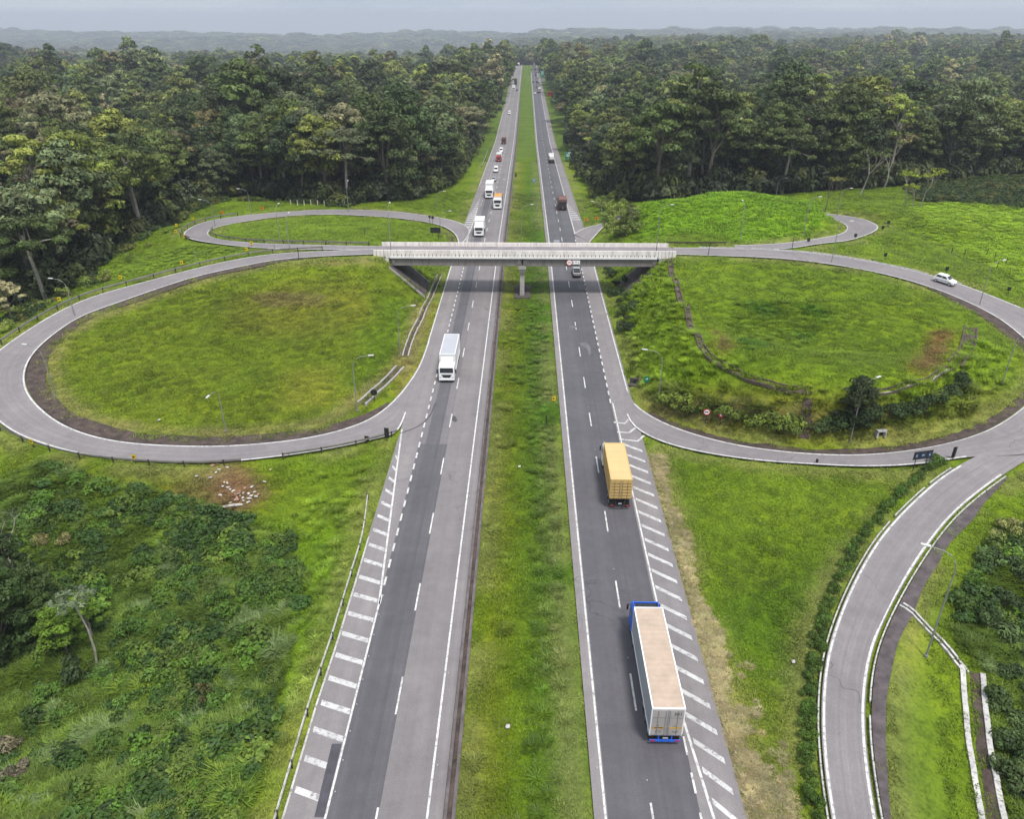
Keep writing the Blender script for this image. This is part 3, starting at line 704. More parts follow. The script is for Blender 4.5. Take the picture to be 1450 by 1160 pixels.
class Foliage:
    """many leaf-sized faces with a tint for each clump"""
    def __init__(s, seed): s.r = np.random.default_rng(seed); s.q = []; s.t = []
    def leaves(s, p, nrm, size, tint, asp=.55):
        n = len(p); r = s.r
        nrm = nrm/np.linalg.norm(nrm, axis=1)[:, None]
        a = r.normal(size=(n, 3)); t = np.cross(nrm, a); t /= np.linalg.norm(t, axis=1)[:, None]+1e-9; b_ = np.cross(nrm, t)
        sz = (size*r.uniform(.65, 1.35, n))[:, None]
        droop = np.array([0, 0, -1])*sz*.25
        s.q.append(np.stack([p-t*sz+droop, p-b_*sz*asp, p+t*sz+droop, p+b_*sz*asp], 1)); s.t.append(tint)
    def clump(s, c, rad, n, size, flat=.6, tint=1.0, low=-.25, jit=.45):
        r = s.r; d = r.normal(size=(n, 3)); d[:, 2] = np.abs(d[:, 2])+low*r.random(n); d /= np.linalg.norm(d, axis=1)[:, None]
        rr = r.uniform(.55, 1.0, n)[:, None]**.6
        p = np.array(c)+d*rr*np.array([rad, rad, rad*flat])
        tv = np.clip(tint*(1+r.normal(0, .16, n)), .3, 2)[:, None]*np.array([1, 1, 1])
        tv = tv*(1+r.normal(0, .05, (n, 3)))
        s.leaves(p, d*np.array([1, 1, 1.5])+r.normal(0, jit, (n, 3)), size, tv)
    def arrays(s): return np.concatenate(s.q), np.concatenate(s.t)
def foliage_mesh(name, q, t, mat, extra=None):
    """leaf faces plus optional woody part (MB) in one mesh, material 1"""
    n = len(q); me = bpy.data.meshes.new(name)
    v = q.reshape(-1, 3); f = [list(range(4*i, 4*i+4)) for i in range(n)]
    vs = [tuple(x) for x in v]; mi = [0]*n; col = np.repeat(np.clip(t, 0, 3), 4, axis=0)
    if extra:
        b_ = len(vs); vs += extra.v; f += [[b_+i for i in g] for g in extra.f]; mi += [1]*len(extra.f)
        col = np.concatenate([col, np.ones((sum(len(g) for g in extra.f), 3))])
    me.from_pydata(vs, [], f); me.materials.append(mat)
    if extra: me.materials.append(M['bark'])
    me.polygons.foreach_set('material_index', mi)
    at = me.color_attributes.new('tint', 'FLOAT_COLOR', 'CORNER')
    at.data.foreach_set('color', np.concatenate([col, np.ones((len(col), 1))], 1).ravel().astype(np.float32))
    me.update(); return me
def limb(mb, a, b_, r0, r1, seed, n=6, bow=.12):
    rr = random.Random(seed); a = Vector(a); b_ = Vector(b_); L = (b_-a).length
    o = Vector((rr.uniform(-1, 1), rr.uniform(-1, 1), rr.uniform(0, .6)))*L*bow
    pts = [a.lerp(b_, t)+o*math.sin(math.pi*t) for t in (0, .25, .5, .75, 1)]
    mb.tube(pts, [r0+(r1-r0)*t for t in (0, .25, .5, .75, 1)], n)
def make_tree(seed, kind, lod=0):
    """returns foliage arrays and woody MB; about 14 m tall, origin at the foot"""
    rr = random.Random(seed*13+5); F = Foliage(seed); W = MB()
    dens = (1.0, .34, .12)[lod]; ls = (1.0, 1.75, 3.0)[lod]
    cl = []
    if kind == 'dome':      Rr, top, base, n, cr, fl, lf = 4.7, 13.6, 5.0, 46, 1.3, .6, .27
    elif kind == 'dark':    Rr, top, base, n, cr, fl, lf = 4.2, 14.5, 3.2, 48, 1.25, .7, .27
    elif kind == 'umbrella': Rr, top, base, n, cr, fl, lf = 5.2, 12.5, 8.2, 38, 1.25, .42, .27
    elif kind == 'tall':    Rr, top, base, n, cr, fl, lf = 3.1, 16.5, 6, 30, 1.15, .7, .27
    elif kind == 'fine':    Rr, top, base, n, cr, fl, lf = 4.3, 12.5, 5.5, 40, 1.15, .5, .25
    else:                   Rr, top, base, n, cr, fl, lf = 2.7, 15, 10.5, 16, 1.0, .5, .27   # small crown on a bare stem
    for i in range(n):
        a = i*2.39996+rr.uniform(-.5, .5); u = math.sqrt((i+.5)/n); rad = Rr*u*rr.uniform(.75, 1.08)
        zt = base+(top-base)*(max(0, 1-(u*.97)**2)**.5)
        z = zt*(1 if rr.random() < .62 else rr.uniform(.72, .95))-rr.uniform(0, 1.1)
        if kind == 'umbrella': z = base+rr.choice([-1.2, 0, 1.1, 2.3, 3.2, 3.8])*(1-.55*u)+rr.uniform(-.5, .5)
        cl.append((rad*math.cos(a), rad*math.sin(a), max(z, base*.75)))
    for i, c in enumerate(cl):
        F.clump(c, cr*rr.uniform(.7, 1.25), max(5, int(120*dens)), lf*ls, fl*rr.uniform(.8, 1.2), rr.choice([.66, .8, .95, 1.05, 1.2, 1.35]))
    if kind in ('dome', 'dark'):
        for i in range(6): F.clump((rr.uniform(-1, 1)*Rr*.6, rr.uniform(-1, 1)*Rr*.6, base+rr.uniform(-.8, 2)), cr*1.3, max(6, int(70*dens)), lf*ls*1.2, .9, .7)
    th = base+1.2; lean = (rr.uniform(-.6, .6), rr.uniform(-.6, .6))
    W.tube([(0, 0, -.6), (lean[0]*.3, lean[1]*.3, th*.4), (lean[0], lean[1], th)], [.34, .24, .17], 7 if lod == 0 else 4)
    if lod < 2:
        pick = sorted(cl, key=lambda c: rr.random())[:8 if lod == 0 else 4]
        for k, c in enumerate(pick):
            s0 = rr.uniform(.6, 1); limb(W, (lean[0]*s0, lean[1]*s0, th*s0), (c[0]*.9, c[1]*.9, c[2]+.1), .13, .05, seed*7+k, 5 if lod == 0 else 3)
    return F, W
KINDS = ['dome', 'dark', 'umbrella', 'tall', 'fine', 'stem', 'dome', 'umbrella']
def kit(name, meshes):
    """a set of shapes for stuff to scatter; not part of the scene itself"""
    c = bpy.data.collections.new(name)
    for i, me in enumerate(meshes):
        o = bpy.data.objects.new('%s_shape_%02d' % (name, i), me); c.objects.link(o)
    return c
def scatter(name, coll, pts, vid, rot, scl, pcol, tilt=None):
    me = bpy.data.meshes.new(name); me.vertices.add(len(pts)); me.vertices.foreach_set('co', np.asarray(pts, np.float32).ravel())
    n = len(pts)
    a = me.attributes.new('vid', 'INT', 'POINT'); a.data.foreach_set('value', np.asarray(vid, np.int32))
    a = me.attributes.new('rot', 'FLOAT_VECTOR', 'POINT'); rv = np.zeros((n, 3), np.float32); rv[:, 2] = rot
    if tilt is not None: rv[:, :2] = tilt
    a.data.foreach_set('vector', rv.ravel())
    a = me.attributes.new('scl', 'FLOAT_VECTOR', 'POINT'); a.data.foreach_set('vector', np.asarray(scl, np.float32).ravel())
    a = me.attributes.new('pcol', 'FLOAT_COLOR', 'POINT'); a.data.foreach_set('color', np.concatenate([pcol, np.ones((n, 1))], 1).astype(np.float32).ravel())
    o = link_mesh(name, me); tag(o, kind='stuff')
    g = bpy.data.node_groups.new(name+'_scatter', 'GeometryNodeTree')
    g.interface.new_socket('Geometry', in_out='INPUT', socket_type='NodeSocketGeometry'); g.interface.new_socket('Geometry', in_out='OUTPUT', socket_type='NodeSocketGeometry')
    gi = g.nodes.new('NodeGroupInput'); go = g.nodes.new('NodeGroupOutput'); ip = g.nodes.new('GeometryNodeInstanceOnPoints')
    ci = g.nodes.new('GeometryNodeCollectionInfo'); ci.inputs[0].default_value = coll; ci.inputs[1].default_value = True; ci.inputs[2].default_value = True
    def na(nm, dt):
        x = g.nodes.new('GeometryNodeInputNamedAttribute'); x.data_type = dt; x.inputs[0].default_value = nm; return x.outputs[0]
    g.links.new(gi.outputs[0], ip.inputs['Points']); g.links.new(ci.outputs[0], ip.inputs['Instance']); ip.inputs['Pick Instance'].default_value = True
    g.links.new(na('vid', 'INT'), ip.inputs['Instance Index']); g.links.new(na('rot', 'FLOAT_VECTOR'), ip.inputs['Rotation']); g.links.new(na('scl', 'FLOAT_VECTOR'), ip.inputs['Scale'])
    g.links.new(ip.outputs[0], go.inputs[0])
    m = o.modifiers.new('scatter', 'NODES'); m.node_group = g
    return o
CAMDIR = CR @ Vector((0, 0, -1)); CRI = np.array(CR.transposed())
def project(p):
    q = (np.asarray(p)-np.array([CAMX, 0, CAMH])) @ CRI.T
    d = -q[:, 2]; d = np.where(d < .1, .1, d)
    return 725+q[:, 0]/d*FPX, 580-q[:, 1]/d*FPX, -q[:, 2]
def inview(p, mx=60, my=60):
    u, v, d = project(p); return (d > 1) & (u > -mx) & (u < 1450+mx) & (v < 1160+my) & (v > -200)

FK = 1.95
PAL = [np.array(A(*c))*FK for c in ((60,72,44),(76,88,50),(90,98,58),(108,116,62),(96,104,82),(92,88,68),(126,122,104),(68,82,58),(54,66,44))]
PW = np.array([.2, .2, .15, .12, .1, .07, .03, .07, .06])
near_v = [make_tree(100+i, k, 0) for i, k in enumerate(KINDS)]
near_me = []; crown_me = []; trunk_me = []
for i, (F, W) in enumerate(near_v):
    q, t = F.arrays(); crown_me.append(foliage_mesh('crown', q, t, M['leaf']))
    tm = bpy.data.meshes.new('trunk'); tm.from_pydata(W.v, [], W.f); tm.materials.append(M['pale_bark'] if KINDS[i] in ('stem', 'umbrella', 'tall') else M['bark']); trunk_me.append(tm)
    near_me.append(foliage_mesh('tree', q, t, M['leaf_inst'], W))
mid_me = []
for i, k in enumerate(KINDS[:6]):
    F, W = make_tree(200+i, k, 1); q, t = F.arrays(); mid_me.append(foliage_mesh('tree', q, t, M['leaf_inst'], W))
far_me = []
for i, k in enumerate(('dome', 'dark', 'umbrella', 'fine')):
    F, W = make_tree(300+i, k, 2); q, t = F.arrays(); far_me.append(foliage_mesh('tree', q, t, M['leaf_inst'], W))
wood_kit = kit('wood', near_me+mid_me+far_me); NV, MV, FV = len(near_me), len(mid_me), len(far_me)
# positions of the forest trees
tp = []
for (ya, yb, sp) in ((100, 480, 8.6), (480, 1000, 10.2), (1000, 2300, 15), (2300, 4600, 30), (4600, 8600, 52)):
    hw = .72*yb+60
    xs = np.arange(-hw, hw, sp); ys = np.arange(ya, yb, sp*.92); XX, YY = np.meshgrid(xs, ys)
    XX = XX+(np.arange(len(ys)) % 2)[:, None]*sp/2
    x = (XX+rng.uniform(-.42, .42, XX.shape)*sp).ravel(); y = (YY+rng.uniform(-.42, .42, XX.shape)*sp).ravel()
    ok = is_forest(x, y) & (np.abs(x) < .7*y+40)
    x, y = x[ok], y[ok]; z = np.asarray(H(x, y))
    tp.append(np.stack([x, y, z, np.full(len(x), sp)], 1))
tp = np.concatenate(tp); tp = tp[inview(tp[:, :3]+np.array([0, 0, 8]), 90, 90)]
# keep paved ramps and lamp surroundings free
nr = (tp[:, 0] > X0) & (tp[:, 0] < X1) & (tp[:, 1] > Y0) & (tp[:, 1] < Y1)
ii = np.clip((tp[:, 1]-Y0).astype(int), 0, GX.shape[0]-1); jj = np.clip((tp[:, 0]-X0).astype(int), 0, GX.shape[1]-1)
tp = tp[~(nr & (road_d[ii, jj] < 4.5))]
tp = tp[~((tp[:, 0] > 10) & (tp[:, 0] < 17+tp[:, 1]*.034) & (tp[:, 1] < 385))]
dist = np.linalg.norm(tp[:, :3]-np.array([0, 0, CAMH]), axis=1); order = np.argsort(dist); tp = tp[order]; dist = dist[order]
n = len(tp); sp = tp[:, 3]
grow = .58+.85*vnoise(tp[:, 0]+500, tp[:, 1], 34, 21)+rng.normal(0, .1, n)+.4*(rng.random(n) < .05)
edge = np.clip((dist-140)/80, 0, 1)*.15+.85
tscale = np.clip(grow, .6, np.where(dist < 215, 1.08, 1.7))*edge*np.where(sp > 40, 3.6, 1)*np.where(sp > 25, 2.3, np.where(sp > 10.5, 1.5, 1.36))*np.where(rng.random(n) < .22, 1.3, 1.0)
tcol = np.array(PAL)[rng.choice(len(PAL), n, p=PW)]*rng.uniform(.8, 1.2, (n, 1))
big = vnoise(tp[:, 0], tp[:, 1], 60, 22)[:, None]; tcol = tcol*(.82+.42*big)*np.array([1.03, 1.03, .84])
tkind = rng.choice(len(KINDS), n, p=[.2, .2, .16, .1, .14, .06, .09, .05])
trot = rng.uniform(0, 6.28, n)
LAB = {'dome': 'rounded', 'dark': 'dense tall', 'umbrella': 'flat-topped', 'tall': 'narrow tall', 'fine': 'finely leaved', 'stem': 'bare-stemmed'}
def colour_word(c):
    r_, g_, b_ = c; s_ = r_+g_+b_
    if r_ > g_*1.05: return 'rusty brown'
    if s_ > .42: return 'pale greyish'
    if g_ > 1.9*b_ and s_ > .22: return 'yellow-green'
    if s_ < .13: return 'blackish green'
    return 'olive green' if r_ > .8*g_ else 'deep green'
used_tree = {}
def add_tree(name, x, y, z, v, s_, rz, col, label, cat='tree', group=None, sz=None):
    o = thing(name, (x, y, z), rz, label, cat, group); o.scale = (s_, s_, sz or s_)
    t_ = link_mesh('trunk', trunk_me[v], o); c = link_mesh('crown', crown_me[v], o); c.color = (*col, 1)
    return o
NI = 286; cnt = 0
u_, v_, d_ = project(tp[:, :3]+np.array([0, 0, 9.0]))
seen_ind = np.zeros(n, bool)
for i in range(n):
    if cnt >= NI: break
    if not (-15 < u_[i] < 1465): continue
    x, y, z = tp[i, :3]; left = x < 0
    uu = u_[i]
    if left:
        where = ('at the far left of the left wood' if uu < 70 else 'in the left wood above the wide ramp' if uu < 210 else
                 'in the wood beyond the flat left loop' if uu < 430 else 'behind the pale fence posts' if uu < 580 else 'beside the southbound lanes')
    else:
        where = ('beside the northbound shoulder' if uu < 880 else 'behind the grassy mound' if uu < 1080 else
                 'behind the small right loop' if uu < 1260 else 'behind the right scrub field')
    depth = 'front-row' if dist[i] < 215 else 'second-row' if dist[i] < 262 else 'deeper'
    lab = '%s %s %s tree %s' % (depth, LAB[KINDS[tkind[i]]], colour_word(tcol[i]), where)
    add_tree('forest_tree', x, y, z, int(tkind[i]), float(tscale[i]), float(trot[i]), tuple(float(c) for c in tcol[i]), lab, 'tree', 'rainforest trees on the wood edges')
    seen_ind[i] = True; cnt += 1
rest = ~seen_ind
vid = np.where(sp > 25, NV+MV+rng.integers(0, FV, n), np.where((sp > 10.5) | (dist > 620), NV+MV*0+rng.integers(0, MV, n), np.where(dist > 420, NV+rng.integers(0, MV, n), tkind)))
vid = np.where(sp > 10.5, np.where(sp > 25, NV+MV+rng.integers(0, FV, n), NV+MV+rng.integers(0, FV, n)), vid)
sc3 = np.stack([tscale*1.08, tscale*1.08, np.where(sp > 10.5, tscale*.85, tscale)], 1)
sc3[sp > 25, 2] *= .55; sc3[sp > 40, 2] *= .5
scatter('forest', wood_kit, tp[rest, :3], vid[rest], trot[rest], sc3[rest], tcol[rest])

# ---------------------------------------------------------------- grasses
def blades(seed, n, half, hgt, wid, lean, segs=2, tuft=False):
    r = np.random.default_rng(seed); vs = []; fs = []; tn = []
    for i in range(n):
        if tuft:
            a0 = r.uniform(0, 6.28); rd = half*math.sqrt(r.random()); x, y = rd*math.cos(a0), rd*math.sin(a0); a = a0+r.normal(0, .7)
        else: x, y = r.uniform(-half, half, 2); a = r.uniform(0, 6.28)
        h = hgt*r.uniform(.55, 1.2); w_ = wid*r.uniform(.7, 1.3); ln = lean*h*r.uniform(.4, 1.3)
        dx, dy = math.cos(a), math.sin(a); px, py = -dy*w_/2, dx*w_/2; b_ = len(vs)
        t = r.uniform(.7, 1.32); tc_ = (t*r.uniform(.94, 1.08), t, t*r.uniform(.85, 1.1))
        for k in range(segs):
            f = k/segs; fw = 1-.55*f; zz = h*(f-.28*f*f*lean); xx = x+dx*ln*f*f; yy = y+dy*ln*f*f
            vs += [(xx-px*fw, yy-py*fw, zz-.02), (xx+px*fw, yy+py*fw, zz-.02)]
        f = 1; vs.append((x+dx*ln, y+dy*ln, h*(1-.28*lean)))
        for k in range(segs-1): fs.append((b_+2*k, b_+2*k+1, b_+2*k+3, b_+2*k+2)); tn.append(tc_)
        k = segs-1; fs.append((b_+2*k, b_+2*k+1, b_+2*segs)); tn.append(tc_)
    me = bpy.data.meshes.new('grass'); me.from_pydata(vs, [], fs); me.materials.append(M['leaf_inst'])
    at = me.color_attributes.new('tint', 'FLOAT_COLOR', 'CORNER'); at.data.foreach_set('color', [c for f, t in zip(fs, tn) for _ in f for c in (*t, 1)])
    return me
lawn_kit = kit('lawn', [blades(500+i, 120, .75, .26, .075, .8) for i in range(4)])
tall_kit = kit('reed', [blades(520+i, 120, .5, .8, .06, .8, 3, True) for i in range(3)]+[blades(530+i, 90, .4, .6, .1, 1.0, 3, True) for i in range(2)])
def region_pts(mask_fn, spc, ymax):
    xs = np.arange(-150, 190, spc); ys = np.arange(28, ymax, spc); XX, YY = np.meshgrid(xs, ys)
    x = (XX+rng.uniform(-.5, .5, XX.shape)*spc).ravel(); y = (YY+rng.uniform(-.5, .5, XX.shape)*spc).ravel()
    ok = mask_fn(x, y); x, y = x[ok], y[ok]; z = np.asarray(H(x, y)); p = np.stack([x, y, z], 1); return p[inview(p, 30, 30)]
def gsample(arr, x, y):
    j = np.clip(np.round(x-X0).astype(int), 0, arr.shape[1]-1); i = np.clip(np.round(y-Y0).astype(int), 0, arr.shape[0]-1); return arr[i, j]
def under_bridge(x, y): return (np.abs(x) < 27) & (y > 144.5) & (y < 151.5)
LUXF = lambda x, y: inpoly(x, y, REG['tall']) | inpoly(x, y, REG['east_bush'])
def lawn_mask(x, y):
    rd = gsample(road_d, x, y); d = np.hypot(x, y)
    return (rd > .55) & ~is_forest(x, y) & ~LUXF(x, y) & ~under_bridge(x, y) & ~inpoly(x, y, REG['mown_strip'])
p = region_pts(lawn_mask, 1.05, 128); p2 = region_pts(lawn_mask, 1.7, 260); p2 = p2[p2[:, 1] >= 128]
p = np.concatenate([p, p2]); n = len(p); far = p[:, 1] >= 128
rd = gsample(road_d, p[:, 0], p[:, 1])
slope = inpoly(p[:, 0], p[:, 1], REG['slope_front']) | inpoly(p[:, 0], p[:, 1], REG['mound']) | inpoly(p[:, 0], p[:, 1], REG['east_field']) | inpoly(p[:, 0], p[:, 1], REG['bowl_green'])
pc = gsample(COL, p[:, 0], p[:, 1])*(.66+.72*vnoise(p[:, 0], p[:, 1], 1.7, 31)[:, None])*(.8+.4*vnoise(p[:, 0], p[:, 1], 9, 32)[:, None])*1.18
hs = (.55+.9*vnoise(p[:, 0], p[:, 1], 3.1, 33))*np.where(slope, 1.7, .8)*np.where(rd < 1.2, .6, 1)
sc3 = np.stack([np.where(far, 1.7, 1.0)*np.ones(n)]*2+[hs], 1)
scatter('grass', lawn_kit, p, rng.integers(0, 4, n), rng.uniform(0, 6.28, n), sc3, pc)
# knee-high tussocks on the banks
def bank_mask(x, y):
    rd = gsample(road_d, x, y)
    m = inpoly(x, y, REG['slope_front']) | inpoly(x, y, REG['east_field']) | inpoly(x, y, REG['mound']) | inpoly(x, y, REG['bowl_green']) | (inpoly(x, y, region([(-40,480),(150,400),(270,372),(360,352),(300,340),(250,350),(170,370),(60,440)])))
    m |= (np.abs(x-2.4) < 2.2) & (y < 140) & (vnoise(x, y, 3, 44) > .3)
    m |= (np.abs(x+2.6) < 2.2) & (y < 140) & (vnoise(x, y, 2, 45) > .72)
    m |= inpoly(x, y, region([(0,655),(170,690),(330,735),(410,770),(430,840),(380,1060),(420,1060),(470,900),(520,740),(540,660),(430,660),(380,700),(200,690)])) & (vnoise(x, y, 4, 45) > .35)
    return m & (rd > 1.6) & ~is_forest(x, y) & ~under_bridge(x, y) & ~inpoly(x, y, REG['tall'])
p = region_pts(bank_mask, 1.15, 230); n = len(p)
p = p[rng.random(n) < .35+.9*vnoise(p[:, 0], p[:, 1], 3.5, 46)]; n = len(p)
pc = gsample(COL, p[:, 0], p[:, 1])*(.62+.85*vnoise(p[:, 0], p[:, 1], 2.0, 34)[:, None])*1.22*rng.uniform(.85, 1.15, (n, 1))
base_ = inpoly(p[:, 0], p[:, 1], region([(935,545),(940,546),(950,548),(1060,575),(1130,590),(1250,592),(1370,550),(1400,560),(1330,600),(1200,616),(1080,606),(960,585),(940,575)]))
pc = np.where(base_[:, None], np.array(A(104, 118, 44))*1.5*rng.uniform(.65, 1.2, (n, 1)), pc)
s_ = rng.uniform(.35, .75, n)*np.where(base_, 2.3, np.where(inpoly(p[:, 0], p[:, 1], REG['slope_front']), 1.35, np.where(inpoly(p[:, 0], p[:, 1], REG['mound']), .7, 1))); scatter('tussocks', tall_kit, p, rng.integers(0, 5, n), rng.uniform(0, 6.28, n), np.stack([s_*1.5, s_*1.5, s_], 1), pc)
# dry mown straw raked beside the shoulder
p = region_pts(lambda x, y: (gsample(road_d, x, y) > .25) & (((x > 15.5) & (x < 17.2+.5*np.sin(y*.4)) & (y < P(920, 645).y)) | (inpoly(x, y, region([(1040,930),(1090,960),(1110,1060),(1140,1200),(1060,1200)])) & (vnoise(x, y, 2.2, 91)*.6+vnoise(x, y, .9, 93)*.4+.28*rng.random(x.shape) > .72))), .42, 100); n = len(p)
pc = np.array(A(198, 184, 146))*rng.uniform(.75, 1.35, (n, 1))*(.7+.6*vnoise(p[:, 0], p[:, 1], 1.5, 92)[:, None]); s_ = rng.uniform(.3, .55, n)
scatter('straw', tall_kit, p, rng.integers(0, 5, n), rng.uniform(0, 6.28, n), np.stack([s_*1.3, s_*1.3, s_*.55], 1), pc)
# head-high reedy growth filling the hollows
p = region_pts(lambda x, y: LUXF(x, y) & (gsample(road_d, x, y) > 2.2), .56, 110); n = len(p)
va = vnoise(p[:, 0], p[:, 1], 6, 35); vb = vnoise(p[:, 0], p[:, 1], 2.3, 36)
tc1, tc2, tc3 = (np.array(A(*c))*1.95 for c in ((76, 98, 38), (104, 126, 42), (92, 110, 68)))
pc = tc1*(1-va[:, None])+tc2*va[:, None]; pc = np.where(vb[:, None] > .74, tc3, pc)*(.55+.8*vb[:, None])*rng.uniform(.75, 1.2, (n, 1))
s_ = rng.uniform(.6, 1.1, n)*(.4+.85*vnoise(p[:, 0], p[:, 1], 2.1, 37)**1.5+.5*vnoise(p[:, 0], p[:, 1], 7, 38))
scatter('tall_reeds', tall_kit, p, rng.integers(0, 5, n), rng.uniform(0, 6.28, n), np.stack([s_*1.2, s_*1.2, s_], 1), pc)
REEDP = p
# scrub field on the right
F = Foliage(900)
for i in range(7): F.clump((rng.uniform(-.8, .8), rng.uniform(-.8, .8), rng.uniform(.3, .8)), .65, 40, .2, .8, rng.uniform(.7, 1.3))
scr = [foliage_mesh('scrub', *F.arrays(), M['leaf_inst'])]
F = Foliage(901)
for i in range(5): F.clump((rng.uniform(-.6, .6), rng.uniform(-.6, .6), rng.uniform(.3, 1.2)), .5, 40, .18, 1.0, rng.uniform(.7, 1.3))
scr.append(foliage_mesh('scrub', *F.arrays(), M['leaf_inst'])); scrub_kit = kit('scrub', scr)
def scrub_mask(x, y):
    m = inpoly(x, y, REG['scrub'])
    m |= inpoly(x, y, region([(0,440),(60,425),(130,388),(210,335),(275,300),(350,282),(480,296),(640,268),(650,255),(480,285),(270,284),(200,326),(0,432)]))
    m |= inpoly(x, y, region([(0,500),(-60,520),(0,435),(60,428),(130,385),(150,400),(90,425),(40,455)])) & (vnoise(x, y, 3, 61) > .45)
    return m & (gsample(road_d, x, y) > 3)
p = region_pts(scrub_mask, 1.5, 260); n = len(p)
pc = np.array([np.array(A(*c))*1.5 for c in ((84,102,48),(66,84,42),(108,112,58),(72,92,58))])[rng.integers(0, 4, n)]*rng.uniform(.7, 1.2, (n, 1))
s_ = rng.uniform(.5, 1.2, n); scatter('scrub', scrub_kit, p, rng.integers(0, 2, n), rng.uniform(0, 6.28, n), np.stack([s_*1.2, s_*1.2, s_], 1), pc)

# undergrowth closing the foot of the woods
xs = np.arange(-330, 340, 3.0); ys = np.arange(100, 420, 3.0); XX, YY = np.meshgrid(xs, ys)
x = (XX+rng.uniform(-.5, .5, XX.shape)*3).ravel(); y = (YY+rng.uniform(-.5, .5, XX.shape)*3).ravel()
nf = is_forest(x, y); near_edge = np.zeros(len(x), bool)
for dx, dy in ((0, -14), (9, -10), (-9, -10), (16, 0), (-16, 0)): near_edge |= ~is_forest(x+dx, y+dy)
ok = nf & near_edge & (gsample(road_d, x, y) > 3.5); x, y = x[ok], y[ok]; p = np.stack([x, y, np.asarray(H(x, y))], 1); p = p[inview(p+np.array([0, 0, 3]), 40, 40)]; n = len(p)
pc = np.array(PAL)[rng.integers(0, 5, n)]*rng.uniform(.4, .8, (n, 1)); s_ = rng.uniform(1.8, 4.2, n)*np.where(p[:, 0] > 0, 1.2, 1)
scatter('undergrowth', scrub_kit, p, rng.integers(0, 2, n), rng.uniform(0, 6.28, n), np.stack([s_, s_, s_*rng.uniform(.9, 1.5, n)], 1), pc)

# broad-leaved herbs and ferns among the reeds
k = (rng.random(len(REEDP)) < .08+.34*(vnoise(REEDP[:, 0], REEDP[:, 1], 6, 81) > .48)); p = REEDP[k]; n = len(p)
pc = np.array([np.array(A(*c))*1.85 for c in ((72,98,40),(90,120,42),(62,88,40),(98,118,50))])[rng.integers(0, 4, n)]*rng.uniform(.65, 1.15, (n, 1))
s_ = rng.uniform(.3, .75, n)*(.6+1.3*vnoise(p[:, 0], p[:, 1], 4, 82)); scatter('ferns', scrub_kit, p, rng.integers(0, 2, n), rng.uniform(0, 6.28, n), np.stack([s_*1.3, s_*1.3, s_], 1), pc)

# ---------------------------------------------------------------- shrubs, each a plant of its own
shrub_me = []
for i in range(5):
    F = Foliage(700+i); rr = random.Random(i)
    for k in range(9):
        a = rr.uniform(0, 6.28); d = rr.uniform(.1, .62); F.clump((d*math.cos(a), d*math.sin(a), rr.uniform(.25, .85)), rr.uniform(.32, .5), 75, .1, .85, rr.choice([.7, .9, 1.05, 1.3]))
    me = foliage_mesh('foliage', *F.arrays(), M['leaf']); shrub_me.append(me)
stem_mb = MB()
for k in range(5):
    a = k*1.26; limb(stem_mb, (0, 0, -.1), (.4*math.cos(a), .4*math.sin(a), .6), .04, .015, k, 4)
stem_me = bpy.data.meshes.new('stems'); stem_me.from_pydata(stem_mb.v, [], stem_mb.f); stem_me.materials.append(M['bark'])
def shrub(name, pos, s_, sz, col, label, group, i):
    o = thing(name, pos, random.uniform(0, 6.28), label, 'shrub', group); o.scale = (s_, s_, sz)
    c = link_mesh('foliage', shrub_me[i % 5], o); c.color = (*col, 1); link_mesh('stems', stem_me, o); return o
hedge = [(1328,657),(1310,668),(1285,690),(1262,714),(1240,738),(1220,764),(1205,790),(1188,822),(1176,850),(1164,885),(1156,920),(1149,960),(1144,1000),(1142,1050),(1146,1100),(1154,1150),(1160,1180)]
hp_ = catmull([G(*p) for p in hedge], .3); acc = 0; last = -9; k = 0
g1 = np.array(A(70, 94, 34))*1.9
for i in range(1, len(hp_)):
    acc += np.linalg.norm(hp_[i, :2]-hp_[i-1, :2])
    if acc-last > .98+.3*math.sin(k*2.1):
        last = acc; x, y = hp_[i, 0]+random.uniform(-.12, .12), hp_[i, 1]; s_ = random.uniform(.66, .95)*(1.6 if k == 0 else 1); yy = project([(x, y, 0)])[1][0]
        sec = 'past the bend of the side road' if yy < 800 else 'along the middle of the side road' if yy < 960 else 'at the near end of the side road'
        lab = 'largest rounded green bush at the tip of the hedge beside the blue sign' if k == 0 else 'small green bush in the hedge row ' + sec
        shrub('hedge_shrub', (x, y, float(H(x, y))), s_, s_*random.uniform(.9, 1.2), tuple(g1*random.uniform(.75, 1.15)), lab, None if k == 0 else 'bushes of the hedge row', k); k += 1
def bush_patch(spots, name, label, group, col, smin, smax, z=0):
    for i, (px, py) in enumerate(spots):
        s_ = random.uniform(smin, smax); c = np.array(col)*random.uniform(.8, 1.3)
        shrub(name, G(px, py, z), s_, s_*random.uniform(.85, 1.3), tuple(c), label, group, i)
dk = np.array(A(56, 72, 40))*1.6; ol = np.array(A(98, 112, 46))*1.8; pa = np.array(A(108, 122, 56))*1.75
bush_patch([(940,568),(945,575),(962,578),(978,586),(1000,585),(1022,592),(1045,598),(1062,604),(1085,606),(1105,612),(1122,614)], 'bush', 'olive bush at the foot of the right bank behind the prohibition signs', 'bushes at the foot of the right bank', ol, 1.2, 2.1)
bush_patch([(1160,615),(1180,612),(1226,594),(1262,590),(1275,592),(1292,588),(1310,578),(1330,570),(1345,560),(1362,552)], 'bush', 'dark bush on the right bank near the concrete inlet', 'dark bushes near the inlet', dk, 1.2, 2.0)
bush_patch([(1190,600),(1215,603),(1228,602),(1198,612)], 'bush', 'blackish bush under the dark tree on the right bank', 'bushes under the bank tree', dk*.7, 1.5, 2.2)
